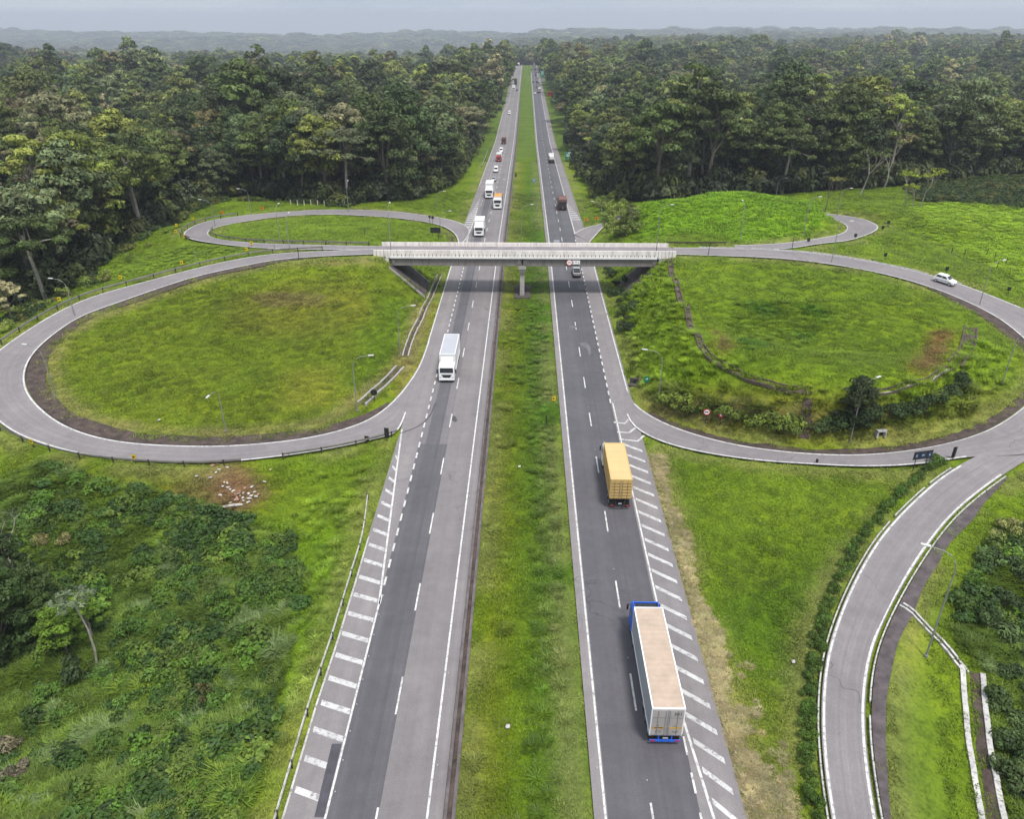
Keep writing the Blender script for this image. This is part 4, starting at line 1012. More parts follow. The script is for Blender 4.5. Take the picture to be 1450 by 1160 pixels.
bush_patch([(866,392),(872,405),(868,420),(880,415),(878,432),(884,445),(890,455),(876,450),(882,470),(892,470),(860,385),(888,425),(886,400),(896,438)], 'bush', 'dark tangled bush on the bank below the right end of the bridge', 'tangled bushes beside the right abutment', dk, 1.0, 1.9)
bush_patch([(852,300),(862,292),(872,300),(880,308),(866,312),(888,316),(858,318),(876,322),(892,298),(884,290),(868,284),(850,288),(896,328),(884,334),(900,312),(872,336),(862,328),(842,292),(838,280),(848,276)], 'bush', 'bushy thicket clump between the northbound lanes and the grassy mound', 'thicket beside the northbound lanes', pa*.9, 1.8, 3.0)
bush_patch([(30,448),(55,440),(90,420),(120,405),(150,392),(185,368),(210,350),(235,330),(12,470),(260,312),(75,432)], 'bush', 'green bush at the foot of the left wood above the wide ramp', 'bushes at the foot of the left wood', pa, 1.0, 1.8)
bush_patch([(1400,800),(1430,790),(1446,820),(1415,860),(1445,870),(1425,905),(1400,890),(1450,930),(1430,960),(1415,1000),(1440,1030),(1455,1000),(1445,1075),(1430,1110),(1455,1130),(1420,1060),(1462,760),(1470,850)], 'bush', 'dark leafy bush beyond the white channel walls at the lower right', 'bushes beyond the white channel walls', dk*1.45, 1.0, 2.0)
bush_patch([(1410,765),(1425,752),(1440,760)], 'bush', 'pale straw-green bush at the right edge above the dark bushes', 'pale bushes at the right edge', np.array(A(140,142,86))*1.5, 1.0, 1.4)
bush_patch([(20,900),(60,880),(10,940),(80,920),(40,850),(15,860),(95,900),(110,960)], 'bush', 'deep shaded bush under the vine-hung trees at lower left', 'bushes under the vine-hung trees', dk*.9, 1.3, 2.2, -3)
bush_patch([(60,770),(90,772)], 'bush', 'brownish dry bush between the left vine-hung trees', 'dry bushes at lower left', np.array(A(116,112,72))*1.5, 1.0, 1.4, -2)
bush_patch([(170,760),(230,750),(200,800),(300,770),(260,820),(340,800),(310,860),(240,880),(190,900),(360,850),(340,910),(280,940),(220,960),(180,1000),(250,1020),(310,1000),(340,1040),(150,1060),(210,1080),(270,1100),(120,1120),(180,1140),(90,1020),(70,990),(300,1130),(380,800)], 'bush', 'leafy mid-green bush standing in the reed hollow at lower left', 'leafy bushes in the reed hollow', np.array(A(80, 108, 44))*1.8, .8, 1.5, -2)
bush_patch([(14,1065),(24,1100)], 'bush', 'grey leafless bush at the lower left corner', 'grey bushes in the lower left corner', np.array(A(122,112,96))*1.4, 1.2, 1.6, -4)

# ---------------------------------------------------------------- trees one can tell apart
def special(name, px, py, v, s_, col, label, k=1.6, z0=0, sz=None, rz=0):
    p_ = G(px, py, z0); return add_tree(name, p_.x, p_.y, p_.z, v, s_, rz, tuple(np.array(A(*col))*k), label, 'tree', None, sz)
special('broadleaf_tree', 1208, 606, 1, .5, (54, 66, 40), 'dark spreading tree in front of the right bank beside the lamp post', 1.5)
special('vine_hung_tree', 62, 880, 1, .5, (66, 84, 42), 'rounded dark creeper-covered tree standing second from the left edge', 1.7, -3)
special('vine_hung_tree', 14, 930, 1, .78, (62, 80, 40), 'tall vine-covered dark tree at the left edge of the reed hollow', 1.6, -3)
special('vine_hung_tree', 98, 930, 0, .44, (98, 128, 40), 'bright green vine-draped tree behind the thin bare trunk at lower left', 1.7, -3)
special('vine_hung_tree', 30, 845, 3, .5, (58, 74, 40), 'dark vine-covered tree top beside the leafless one at left', 1.6, -2)
special('vine_hung_tree', 66, 905, 0, .42, (70, 92, 40), 'mid-green vine-draped tree left of the bright one at lower left', 1.6, -3)
special('vine_hung_tree', 132, 905, 3, .36, (110, 136, 44), 'yellow-green creeper-covered stump tree right behind the thin bare trunk', 1.6, -3)
special('blossom_tree', 112, 372, 4, 1.0, (176, 164, 140), 'pale blossoming tree at the left wood edge above the lone white trunk', 1.8, 0, 1.0, 1.0)
special('blossom_tree', 18, 458, 4, .62, (164, 160, 124), 'cream-leaved tree at the far left edge next to the wide ramp', 1.8, 0)
special('umbrella_tree', 112, 262, 2, 1.45, (124, 136, 62), 'big flat-topped yellow-green tree rising above the left wood', 1.7, -2)
special('rusty_tree', 178, 200, 0, 1.0, (132, 86, 58), 'rusty red-brown tree among green crowns in the left wood', 1.7, -3)
def bare_tree(name, px, py, h, seed, label, leaf=None, lean=0, z0=0, mat='pale_bark', nleaf=26, spread=.5):
    rr = random.Random(seed); p_ = G(px, py, z0); o = thing(name, p_, 0, label, 'tree'); W = MB(); tips = []
    def grow_(a, d, L, r0, lev):
        b_ = a+d*L; limb(W, a, b_, r0, r0*.6, rr.random(), 6 if lev < 2 else 4, .08)
        if lev == 3: tips.append(b_); return
        for k in range(rr.choice([2, 3]) if lev else 3):
            nd = (d+Vector((rr.uniform(-1, 1), rr.uniform(-1, 1), rr.uniform(-.1, .5)))*spread*1.5).normalized(); grow_(b_, nd, L*rr.uniform(.55, .8), r0*.58, lev+1)
    grow_(Vector((0, 0, -.3)), Vector((lean, 0, 1)).normalized(), h*.38, h*.016, 0)
    W.build('trunk', M[mat], o)
    if leaf is not None:
        F = Foliage(seed)
        for t_ in tips: F.clump(t_, h*.075, nleaf, .2, .55, rr.uniform(.8, 1.25))
        me = foliage_mesh('crown', *F.arrays(), M['leaf']); c = link_mesh('crown', me, o); c.color = (*leaf, 1)
    return o
yl = tuple(np.array(A(148, 158, 54))*1.5); gl = tuple(np.array(A(96, 112, 56))*1.5)
bare_tree('sapling', 1281, 292, 10, 41, 'left one of the yellow-leaved saplings behind the small right loop', yl, -.1, 6)
bare_tree('sapling', 1291, 296, 8, 42, 'short middle yellow-leaved sapling behind the small right loop', yl, 0, 6)
bare_tree('sapling', 1302, 294, 11.5, 43, 'right taller yellow-leaved sapling behind the small right loop', yl, .15, 6)
bare_tree('bare_tree', 1119, 270, 15, 44, 'forked pale bare-limbed tree against the dark wood behind the mound', None, -.1, 4)
bare_tree('bare_tree', 1217, 276, 16, 45, 'wide pale-limbed tree leaning right behind the small loop', gl, .25, 5, 'pale_bark', 18, .6)
bare_tree('bare_tree', 1250, 268, 15, 46, 'pale-limbed slender tree between the leaning tree and the saplings', gl, .1, 5, 'pale_bark', 18)
bare_tree('bare_tree', 1168, 300, 10, 47, 'grey twiggy tree on the crest beside the small right loop', tuple(np.array(A(128, 128, 70))*1.3), .05, 8, 'bark', 14, .6)
bare_tree('bare_tree', 950, 280, 12, 48, 'leafless grey tree standing at the back left of the mound', None, -.05, 5, 'bark', 0, .6)
bare_tree('bare_tree', 20, 800, 7, 49, 'leafless greyish tree leaning beside the vine-covered tree at left', None, -.1, -2, 'pale_bark', 0, .6)
bare_tree('bare_tree', 893, 322, 6, 50, 'small leafless tree on the left slope of the mound', None, .1, 4, 'bark', 0, .6)
bare_tree('sapling', 292, 1005, 2.6, 51, 'small sapling with reddish leaves standing in the reeds', tuple(np.array(A(104, 104, 62))*1.2), .05, -2.5, 'bark', 8)
# thin-stemmed cecropia
p_ = G(137, 944, -3); o = thing('cecropia_tree', p_, 0, 'slender tree with a long bare curved trunk and drooping pale leaves', 'tree')
Wb = MB(); Wb.tube([(0, 0, -.4), (.35, 0, 2), (.3, .1, 4.4), (-.1, .2, 6.6), (-.45, .3, 7.6)], [.11, .1, .085, .07, .05], 8)
for k in range(6):
    a = k*1.05; limb(Wb, (-.4, .28, 7.4), (-.45+1.3*math.cos(a), .3+1.3*math.sin(a), 7.9+.3*math.sin(k*2)), .04, .02, k, 5)
Wb.build('trunk', M['pale_bark'], o); F = Foliage(77)
for k in range(12):
    a = k*.524; rr_ = 1.0+.5*(k % 2); F.clump((-.45+rr_*math.cos(a), .3+rr_*math.sin(a), 7.85+.2*math.sin(k*2)), .5, 26, .2, .5, .8+.5*(k % 3)/2)
c = link_mesh('crown', foliage_mesh('crown', *F.arrays(), M['leaf']), o); c.color = (*np.array(A(104, 116, 92))*1.5, 1)
# pale lone trunks at the left wood edge
for i, (px, py, h, lb) in enumerate(((117, 374, 10, 'straight white-trunked tree standing clear at the left wood edge'), (197, 326, 11, 'slim pale-trunked tree leaning at the left wood edge'),
        (45, 395, 11, 'white-trunked tree in the shade at the left wood edge'), (28, 392, 12, 'thin white-trunked tree left of its twin in the shade'), (3, 345, 12, 'pale trunk cut by the left picture edge'))):
    p_ = G(px, py, 1); add_tree('white_trunk_tree', p_.x, p_.y, p_.z, 5, h/15, i*1.1, tuple(np.array(A(120, 128, 100))*1.6), lb)
# ================================================================ OVERPASS
BY0, BY1, BZ = 145.3, 152.3, 8.3
BX0, BX1, PX = -30.2, 29.0, -.95
br = thing('overpass', (PX, 148.3, 0), 0, 'pale concrete overpass with slotted parapets crossing both carriageways', 'bridge')
def bl(x0, x1, y0, y1, z0, z1, mb, m=0, top=(1, 1)):
    mb.box((x0+x1)/2-PX, (y0+y1)/2-148.3, (z0+z1)/2, x1-x0, y1-y0, z1-z0, m, None, top)
mb = MB(); bl(BX0, BX1, BY0+.15, BY1-.15, BZ-.45, BZ-.02, mb); mb.build('deck', M['concrete'], br)
mb = MB(); bl(BX0-.3, BX1+.3, BY0+.52, BY1-.5, BZ-.019, BZ+.03, mb); mb.build('deck_paving', simple('deck_paving', A(150, 143, 146), .85, var=.2, scale=.5), br)
mb = MB(); bl(BX0+3.2, BX1-3.6, BY0-.1, BY0+.2, BZ-.6, BZ-.2, mb); bl(BX0+3.2, BX1-3.6, BY1-.2, BY1+.1, BZ-.6, BZ-.2, mb); mb.build('edge_beam', simple('whitewashed_edge', (.72, .71, .7), .8, var=.1, scale=.5), br)
mb = MB()
for x0 in np.arange(BX0+3.5, BX1-3.6, 8.6):
    x1 = min(x0+8.58, BX1-3.5); bl(x0, x1, BY0-.02, BY0+.4, BZ-.197, BZ+1.0, mb, 0, (1, .62))
for x in np.arange(BX0+4, BX1-4, .76): bl(x, x+.1, BY0-.035, BY0+.03, BZ-.19, BZ+.22, mb, 1)
mb.build('parapet', [M['pale_concrete'], M['gutter']], br)
mb = MB(); bl(BX0+.6, BX1-.4, BY1-.4, BY1+.02, BZ-.197, BZ+.75, mb, 0, (1, .62)); mb.build('parapet', M['pale_concrete'], br)
for xa, xb in ((BX0, BX0+3.45), (BX1-3.45, BX1)):
    mb = MB(); k = 5; wd = (xb-xa)/k
    for i in range(k): bl(xa+i*wd+.04, xa+(i+1)*wd-.04, BY0-.06, BY0+.42, BZ-.5, BZ+.98, mb, 0, (1, .7))
    mb.build('end_block', M['pale_concrete'], br)
for gy0 in (BY0+.25, BY0+1.9, BY1-2.4, BY1-.75):
    for xa, xb in ((BX0+3.3, PX-.12), (PX+.12, BX1-3.6)):
        mb = MB(); bl(xa, xb, gy0, gy0+.5, BZ-1.95, BZ-.61, mb); bl(xa, xb, gy0-.12, gy0+.62, BZ-2.12, BZ-1.93, mb)
        if gy0 < BY0+1:
            for xe in (xa, xb-1.0): bl(xe+.2, xe+.8, gy0-.16, gy0+.1, BZ-1.9, BZ-.7, mb)
        mb.build('girder', M['grey_girder'], br)
mb = MB(); bl(PX-.75, PX+.75, BY0+.05, BY1-.05, BZ-2.75, BZ-2.13, mb); mb.box(0, 0, BZ-3.2, .95, 5.2, .9, 0, None, (1.55, 1.1)); mb.build('pier_cap', M['concrete'], br)
mb = MB(); bl(PX-.45, PX+.45, BY0+.7, BY1-.7, -.6, BZ-3.6, mb); mb.build('pier', M['concrete'], br)
mb = MB(); bl(PX-1.6, PX+1.7, BY0-.8, BY1+.3, -.8, -.02, mb); mb.build('pier_footing', M['stone'], br)
for sg, xb in ((-1, BX0+3.0), (1, BX1-3.2)):
    mb = MB(); bl(min(xb, xb+sg*.8), max(xb, xb+sg*.8), BY0+.1, BY1-.1, 3.5, BZ-.46, mb)
    mb.prism([(xb-PX, BZ-.3), (xb+sg*3.6-PX, BZ-.3), (xb+sg*3.6-PX, BZ-.8), (xb-PX, BZ-2.7)], BY0-.02-148.3, BY0+.35-148.3, 'y'); mb.build('abutment', M['pale_concrete'] if sg < 0 else M['concrete'], br)
    mb = MB(); a = (xb-PX-sg*.2, BZ-1.9); b_ = (xb-PX-sg*6.9, .35)
    mb.prism([a, b_, (b_[0], b_[1]-.8), (a[0], a[1]-.8)] if sg > 0 else [a, (a[0], a[1]-.8), (b_[0], b_[1]-.8), b_], -4.6, 4.4, 'y', 0)
    for yy in (-4.75, 4.25): mb.prism([(a[0], a[1]+.14), (b_[0], b_[1]+.14), (b_[0], b_[1]-.3), (a[0], a[1]-.3)], yy, yy+.32, 'y', 1)
    mb.build('slope_paving', [M['stone'], M['concrete']], br)
# gutters and kerbs of the highway
mb = MB()
for (xa, xb, h, m) in ((-5.86, -5.62, .14, 0), (-5.62, -5.28, .02, 1), (-5.28, -5.02, .1, 0)):
    for y0, y1 in zip(YS[:-1], YS[1:]):
        if y0 > 620: continue
        z0, z1 = float(prof(y0)), float(prof(y1)); vs = [(xa, y0, z0-.2), (xb, y0, z0-.2), (xb, y1, z1-.2), (xa, y1, z1-.2), (xa, y0, z0+h), (xb, y0, z0+h), (xb, y1, z1+h), (xa, y1, z1+h)]
        mb.add(vs, [(4, 5, 6, 7), (0, 1, 5, 4), (1, 2, 6, 5), (2, 3, 7, 6), (3, 0, 4, 7)], m)
tag(mb.build('median_gutter', [simple('sooty_kerb', A(112, 104, 104), .9, var=.4, scale=.8), M['gutter']]), kind='structure')
def ground_strip(pts, wd, mat, name, z=.05, z0=0, wobble=0):
    c = catmull([G(*p, z0) for p in pts], .8); T = np.gradient(c[:, :2], axis=0); T /= np.linalg.norm(T, axis=1)[:, None]+1e-9; N = np.stack([-T[:, 1], T[:, 0]], 1)
    k = np.arange(len(c)); ww = wd*(1+wobble*np.sin(k*.9)+wobble*np.sin(k*2.3)); a = c.copy(); b_ = c.copy()
    a[:, :2] += N*ww[:, None]/2; b_[:, :2] -= N*ww[:, None]/2
    for q in (a, b_): q[:, 2] = np.maximum(np.asarray(H(q[:, 0], q[:, 1])), np.asarray(H(c[:, 0], c[:, 1])))+z
    return ribbon_mesh(name, a, b_, mat)
def channel(pts, wd, label, mats=('soil', 'concrete'), z0=0, steps=False, wall=.22):
    c = catmull([G(*p, z0) for p in pts], .9); T = np.gradient(c[:, :2], axis=0); T /= np.linalg.norm(T, axis=1)[:, None]+1e-9; N = np.stack([-T[:, 1], T[:, 0]], 1)
    o = thing('drain_channel', c[0], 0, label, 'drain'); off_ = Vector(c[0]); mb = MB(); n = len(c)
    zc = np.asarray(H(c[:, 0], c[:, 1]))
    def pt(i, d, z): return Vector((c[i, 0]+N[i, 0]*d, c[i, 1]+N[i, 1]*d, zc[i]+z))-off_
    for i in range(n-1):
        mb.add([pt(i, -wd/2, .06), pt(i, wd/2, .06), pt(i+1, wd/2, .06), pt(i+1, -wd/2, .06)], [(0, 1, 2, 3)])
        if steps and i % 2 == 0: mb.add([pt(i, -wd/2, .2), pt(i, wd/2, .2), pt(i+1, wd/2, .24), pt(i+1, -wd/2, .24), pt(i, -wd/2, 0), pt(i, wd/2, 0)], [(0, 1, 2, 3), (4, 5, 1, 0)])
    mb.build('channel_floor', M[mats[0]], o)
    for s_ in (-1, 1):
        mb = MB()
        for i in range(n-1):
            d0, d1 = s_*wd/2, s_*(wd/2+wall); hh = .22+.04*math.sin(i*1.7)
            zw = [max(0, float(H(c[q_, 0]+N[q_, 0]*d1, c[q_, 1]+N[q_, 1]*d1))-zc[q_]) for q_ in (i, i+1)]
            vs = [pt(i, d0, -.2), pt(i, d1, -.2), pt(i+1, d1, -.2), pt(i+1, d0, -.2), pt(i, d0, hh+zw[0]), pt(i, d1, hh+zw[0]), pt(i+1, d1, hh+zw[1]), pt(i+1, d0, hh+zw[1])]
            mb.add(vs, [(4, 5, 6, 7), (0, 1, 5, 4), (1, 2, 6, 5), (2, 3, 7, 6), (3, 0, 4, 7)])
        mb.build('channel_wall', M[mats[1]], o)
    return o
channel([(947,368),(953,395),(965,430),(980,468),(996,496),(1015,514),(1045,530),(1090,546),(1150,555)], .6, 'stepped drain curving down the crest of the right bank', ('soil', 'soil'), 6, True, .18)
channel([(1225,557),(1270,552),(1315,540),(1345,522)], .6, 'narrow pale drain along the front crest of the right bank', ('concrete', 'soil'), 5.6, False, .14)
channel([(1352,517),(1366,500),(1373,478),(1375,464)], 1.6, 'wide littered drain pit near the right end of the bank', ('gutter', 'soil'), 6, False, .2)
channel([(1144,566),(1141,590),(1138,622)], .8, 'dark stepped chute running down the front of the right bank', ('gutter', 'gutter'), 3, True, .2)
channel([(623,390),(612,415),(597,448),(582,480),(574,505)], .7, 'concrete gutter beside the slip lane below the left abutment', ('gutter', 'concrete'), 0, False, .2)
channel([(567,520),(548,540),(530,556),(512,573)], 1.0, 'dark open gutter beside the round sign inside the left loop', ('gutter', 'concrete'), 0, False, .22)
channel([(641,346),(640,340),(634,330)], .7, 'short dark drain behind the black board inside the flat left loop', ('gutter', 'soil'), 0)
channel([(1376,952),(1379,1000),(1384,1050),(1394,1105),(1405,1165),(1415,1220)], 1.25, 'open channel between two flaking whitewashed walls at lower right', ('gutter', 'kerb'), -2.5, False, .42)
channel([(1276,858),(1295,872),(1330,908),(1352,935),(1368,955)], .3, 'narrow whitewashed double kerb drain running from road to channel', ('gutter', 'kerb'), -.5, False, .2)
hb_ = thing('culvert_headwall', G(1246, 619, 1.6), R(8), 'small whitewashed concrete inlet with a dark opening on the right bank', 'drain'); hb_.scale = (.72, .6, .72)
mb = MB()
for (x, z, sx_, sz_) in ((-.75, .7, .3, 1.4), (.75, .7, .3, 1.4), (0, 1.32, 1.8, .28)): mb.box(x, 0, z, sx_, .9, sz_)
mb.build('frame', M['kerb'], hb_); mb = MB(); mb.box(0, .3, .6, 1.2, .1, 1.15); mb.build('opening', M['dark_metal'], hb_)
hb_ = thing('culvert_headwall', G(899, 544, .3), R(-20), 'grey concrete inlet slab at the ditch near the small green sign', 'drain')
mb = MB(); mb.box(0, 0, .5, 1.6, .25, 1.0); mb.box(0, -.6, .12, 1.6, 1.0, .2); mb.build('frame', M['stone'], hb_); mb = MB(); mb.cyl((0, -.14, .5), (0, -.2, .5), .32); mb.build('opening', M['dark_metal'], hb_)

# ================================================================ GUARD RAILS
def guardrail(pts, label, mat='rail', pd=4.0, kind='guardrail'):
    c = catmull(pts, 1.0); o = thing(kind, c[0], 0, label, 'guardrail'); off_ = Vector(c[0]); n = len(c)
    T = np.gradient(c[:, :2], axis=0); T /= np.linalg.norm(T, axis=1)[:, None]+1e-9; N = np.stack([-T[:, 1], T[:, 0]], 1)
    prof_ = [(-.02, .42), (.06, .47), (.06, .53), (-.01, .58), (.06, .63), (.06, .69), (-.02, .74), (-.05, .58)]
    mb = MB(); vs = []; k = len(prof_)
    for i in range(n):
        for d, z in prof_: vs.append(Vector((c[i, 0]+N[i, 0]*d, c[i, 1]+N[i, 1]*d, c[i, 2]+z))-off_)
    fs = [(i*k+j, i*k+(j+1) % k, (i+1)*k+(j+1) % k, (i+1)*k+j) for i in range(n-1) for j in range(k)]
    mb.add(vs, fs); mb.build('rail', M[mat], o)
    acc = 0; last = -9; pm = None
    for i in range(n):
        if i: acc += np.linalg.norm(c[i, :2]-c[i-1, :2])
        if acc-last >= pd:
            last = acc
            if pm is None:
                m_ = MB(); m_.box(0, 0, .12, .12, .14, 1.15); m_.box(0, 0, .58, .18, .2, .3); po = m_.build('post', M['post_dark'], o); pm = po.data
            else: po = link_mesh('post', pm, o)
            po.location = Vector(c[i])-off_; po.rotation_euler = (0, 0, math.atan2(T[i, 1], T[i, 0]))
    return o
def rail_by(k, a, b_, side, d): L, Rr = sub(k, a, b_); p_, q = offset(L, Rr, d, d, side); return p_[::3]
guardrail(rail_by('west_loop', .06, .5, 1, .9), 'weathered steel guardrail along the upper outside of the wide left ramp')
guardrail(rail_by('west_loop', .5, .735, 1, .7), 'dark guardrail along the near outside of the wide left loop ramp')
guardrail(rail_by('west_loop', .745, .85, 1, .5), 'short dark guardrail beside the rubbish dump')
guardrail(rail_by('north_west', .60, .985, 0, .5), 'guardrail between the flat left loop lawn and the bridge approach')
guardrail(rail_by('north_west', .50, .72, 1, .6), 'guardrail round the outside of the tight bend of the flat left loop')
pl = [(521,707),(513.6,761),(498,815),(471,904.5),(439.7,998.6),(392.6,1158),(376,1220)]
guardrail([P(*p, 0) for p in pl], 'pale guardrail beside the striped shoulder at lower left', 'kerb')
mbk = MB(); strip(mbk, [P(p[0]+8.5, p[1], 0) for p in pl[1:]], .16, .05); tag(mbk.build('kerb', M['kerb']), kind='structure')
guardrail([P(x, 347.2, 8.3) for x in (944, 965, 990, 1028)], 'dark guardrail on the far side of the right bridge approach', 'post_dark')
guardrail([G(691, 214, -9), G(687, 225, -9), G(682, 237, -8)], 'short white guardrail in the grass left of the southbound lanes', 'kerb')

# ================================================================ LAMP POSTS
def height_for(b_, ytop):
    lo, hi = 0, 25
    for _ in range(30):
        m_ = (lo+hi)/2
        if project([(b_.x, b_.y, b_.z+m_)])[1][0] > ytop: lo = m_
        else: hi = m_
    return lo
lamp_cache = {}
def lamp(bx, by, ty, ang, label, z0=0, pos=None, arm=2.3):
    b_ = pos or G(bx, by, z0); h = min(max(height_for(b_, ty), 5), 12); h = round(h*2)/2
    o = thing('lamp_post', b_, R(ang), label, 'lamp post', 'curved lamp posts along the ramps')
    if (h, arm) not in lamp_cache:
        m_ = MB(); m_.tube([(0, 0, -.5), (0, 0, h*.5), (0, 0, h-1.6)], [.085, .07, .055], 8)
        m_.tube([(0, 0, h-1.62), (.15, 0, h-.95), (.55, 0, h-.4), (1.2*arm/2.3, 0, h-.1), (arm, 0, h)], [.055, .05, .045, .04, .035], 8)
        m_.cyl((0, 0, -.3), (0, 0, .25), .17, 8); a_ = m_.build('pole', M['lamp_pole'], o)
        m2 = MB(); m2.bbox(arm+.3, 0, h+.02, .8, .27, .15, .05); l_ = m2.build('lamp_head', M['lamp_white'], o)
        lamp_cache[(h, arm)] = (a_.data, l_.data)
    else:
        a_, l_ = lamp_cache[(h, arm)]; link_mesh('pole', a_, o); link_mesh('lamp_head', l_, o)
    return o
LAMPS = [
 (320,612,548,-95,'lamp post standing inside the wide left loop near its lower edge',1),(506,583,505,10,'lamp post beside the dark gutter and round sign of the left loop',0),(567,503,433,10,'lamp post inside the left loop below the bridge',0),
 (78.6,562,491,165,'lamp post at the inner left curve of the wide left loop',4),(106.4,449,396,170,'lamp post on the outer guardrail at the upper left curve',5.5),
 (356,304,267,170,'lamp post on the far side of the flat left loop before dark trees',4),(305,322,282,175,'lamp post at the tight bend of the flat left loop',5.5),
 (411,359,307,90,'lamp post at the gore where the two left ramps part',7.6),(396,338,293,90,'lamp post inside the flat left loop',6.5),(553.8,359,290,90,'lamp post at the left end of the overpass',8.3),
 (494,301,258,90,'tall lamp post at the far edge of the flat left loop',2.8),(618,296,274,20,'lamp post in the grass bank left of the southbound slip',1),(624,334,301,20,'lamp post beside the black board in the flat left loop',1),
 (943-13,349,291,15,'lamp post on the left flank of the grassy mound',8.3),(1048.6,339,289,90,'lamp post standing on the front of the grassy mound',8.5),(1137.6,333,281,20,'lamp post on the right flank of the grassy mound',8.3),
 (1099,277,258,20,'lamp post behind the top of the grassy mound',6),(1185,307,268,15,'lamp post at the far bend of the small right loop',5),(1177,373,313,15,'lamp post on the right ramp below the small loop',7.9),
 (1386,434.7,372,20,'lamp post at the inner edge of the right ramp near the white hatchback',5.8),(932.7,566,500,165,'lamp post on the right bank beside the small green sign',.5),(1203.8,625,542,30,'lamp post in front of the dark tree on the right bank',1.4),
 (1418,546,472,15,'lamp post at the right end of the right bank',3.7),(1310.6,930.5,786,155,'near lamp post leaning over the side road at lower right',0),(851,312,288,170,'lamp post by the northbound slip before the thicket',0)]
for (bx, by, ty, an, lb, z0) in LAMPS: lamp(bx, by, ty, an, lb, z0)
lamp(0, 0, 291, 12, 'lamp post standing in the median just beyond the overpass', 0, Vector((-1.4, 181, -.2)))
lamp(0, 0, 254, 170, 'lamp post in the grass median farther up the highway', 0, Vector((-5.0+.5, 245, float(prof(245)))))
for i, (px, py, z, lb) in enumerate(((929,361,8.3,'slim dark post at the right end of the overpass'),(1003,361.5,8.2,'slim dark post on the right bridge approach'),(1121.5,352,8,'slim dark post where the right ramps part'),(423.5,367,8,'slim dark post on the left ramp below the approach'),(389,352.5,7.5,'slim white post on the left bridge approach'),(278.6,372,7,'slim pale post beside the wide left ramp'),(517,338,5,'slim dark post in the flat left loop lawn'))):
    b_ = P(px, py, z); o = thing('marker_post', (b_.x, b_.y, min(z, float(H(b_.x, b_.y))) if not (abs(b_.x) < 30 and 145 < b_.y < 152) else z), 0, lb, 'post'); mb = MB(); mb.tube([(0, 0, -.3), (0, 0, 2.3)], [.07, .06], 8); mb.box(0, 0, 2.33, .16, .16, .08); mb.build('shaft', M['lamp_pole'] if i in (4, 5) else M['post_dark'], o)

# ================================================================ SIGNS
def sign(px, py, z0, w_, h_, pole, ang, face, label, shape='rect', back='dark_metal', posts=1, glyph=None, pos=None, cat='sign', name='road_sign'):
    """ang: direction the face looks at, 0 = towards -Y (the camera side)"""
    b_ = pos or G(px, py, z0); o = thing(name, b_, R(ang), label, cat)
    xs = [0] if posts == 1 else [-w_*.3, w_*.3]
    for x in xs:
        m_ = MB(); m_.tube([(x, .05, -.4), (x, .05, pole+h_*(.9 if pole else 1))], .05, 6); m_.build('post', M['post_dark'], o)
    m_ = MB(); zc = pole+h_/2
    def plate(y0, y1, s_):
        if shape == 'round': m_2 = [(w_/2*s_*math.cos(2*math.pi*k/24), zc+w_/2*s_*math.sin(2*math.pi*k/24)) for k in range(24)]
        elif shape == 'tri': m_2 = [(-w_/2*s_, zc+h_/2*s_), (0, zc-h_/2*s_), (w_/2*s_, zc+h_/2*s_)]
        elif shape == 'diamond': m_2 = [(0, zc-h_/2*s_), (w_/2*s_, zc), (0, zc+h_/2*s_), (-w_/2*s_, zc)]
        else: m_2 = [(-w_/2*s_, zc-h_/2*s_), (w_/2*s_, zc-h_/2*s_), (w_/2*s_, zc+h_/2*s_), (-w_/2*s_, zc+h_/2*s_)]
        return m_2
    m_.prism(plate(0, 0, 1), 0.0, -.035, 'y'); pl_ = m_.build('plate', M[back], o)
    m_ = MB(); f0 = face if isinstance(face, str) else face[0]
    m_.prism(plate(0, 0, .97), -.036, -.042, 'y'); m_.build('face', M[f0], pl_)
    if not isinstance(face, str):
        m_ = MB(); m_.prism(plate(0, 0, face[2]), -.043, -.048, 'y'); m_.build('inner_face', M[face[1]], pl_)
    if glyph:
        m_ = MB()
        for (gx_, gz_, gw, gh) in glyph[1]: m_.box(gx_*w_, -.052, zc+gz_*h_, gw*w_, .006, gh*h_)
        m_.build('lettering', M[glyph[0]], pl_)
    return o
CHV = ('dark_metal', [(-.12, .12, .5, .12), (.02, .0, .5, .12), (-.12, -.12, .5, .12)])
truckg = ('dark_metal', [(-.05, .03, .42, .16), (.2, 0, .14, .1), (-.15, -.09, .1, .08), (.12, -.09, .1, .08)])
sign(998.7, 600, .5, .95, .95, 1.3, -8, ('red_paint', 'sign_white', .72), 'round red-ringed white no-trucks sign at the foot of the right bank', 'round', 'red_paint', glyph=truckg)
sign(1018.6, 603.6, .5, .75, .75, 1.3, -45, ('red_paint', 'sign_white', .4), 'small round red sign turned aside next to the no-trucks sign', 'round', 'red_paint')
sign(914.6, 547, .4, .75, .95, .7, 12, 'green_sign', 'small green sign with a white arrow by the foot of the right bank', glyph=('sign_white', [(0, .05, .5, .1), (.12, .05, .12, .3)]))
sign(902.6, 546.5, .3, .12, 1.0, .6, 90, 'dark_metal', 'dark edge-on sign post beside the small green sign')
sign(520, 629, .2, .6, .7, .5, 170, 'yellow_sign', 'small black-backed sign at the lower edge of the left slip road')
sign(548.4, 625, .1, .62, 1.55, .45, 172, 'yellow_sign', 'tall narrow black-backed marker at the left nose of the slip road')
sign(530.5, 569, .2, 1.0, 1.0, 1.0, 178, ('red_paint', 'sign_white', .7), 'round black-backed sign beside the open gutter in the left loop', 'round')
sign(617, 336, 1.5, 2.5, 1.35, 1.1, 180, 'green_sign', 'wide black-backed board inside the flat left loop', posts=2)
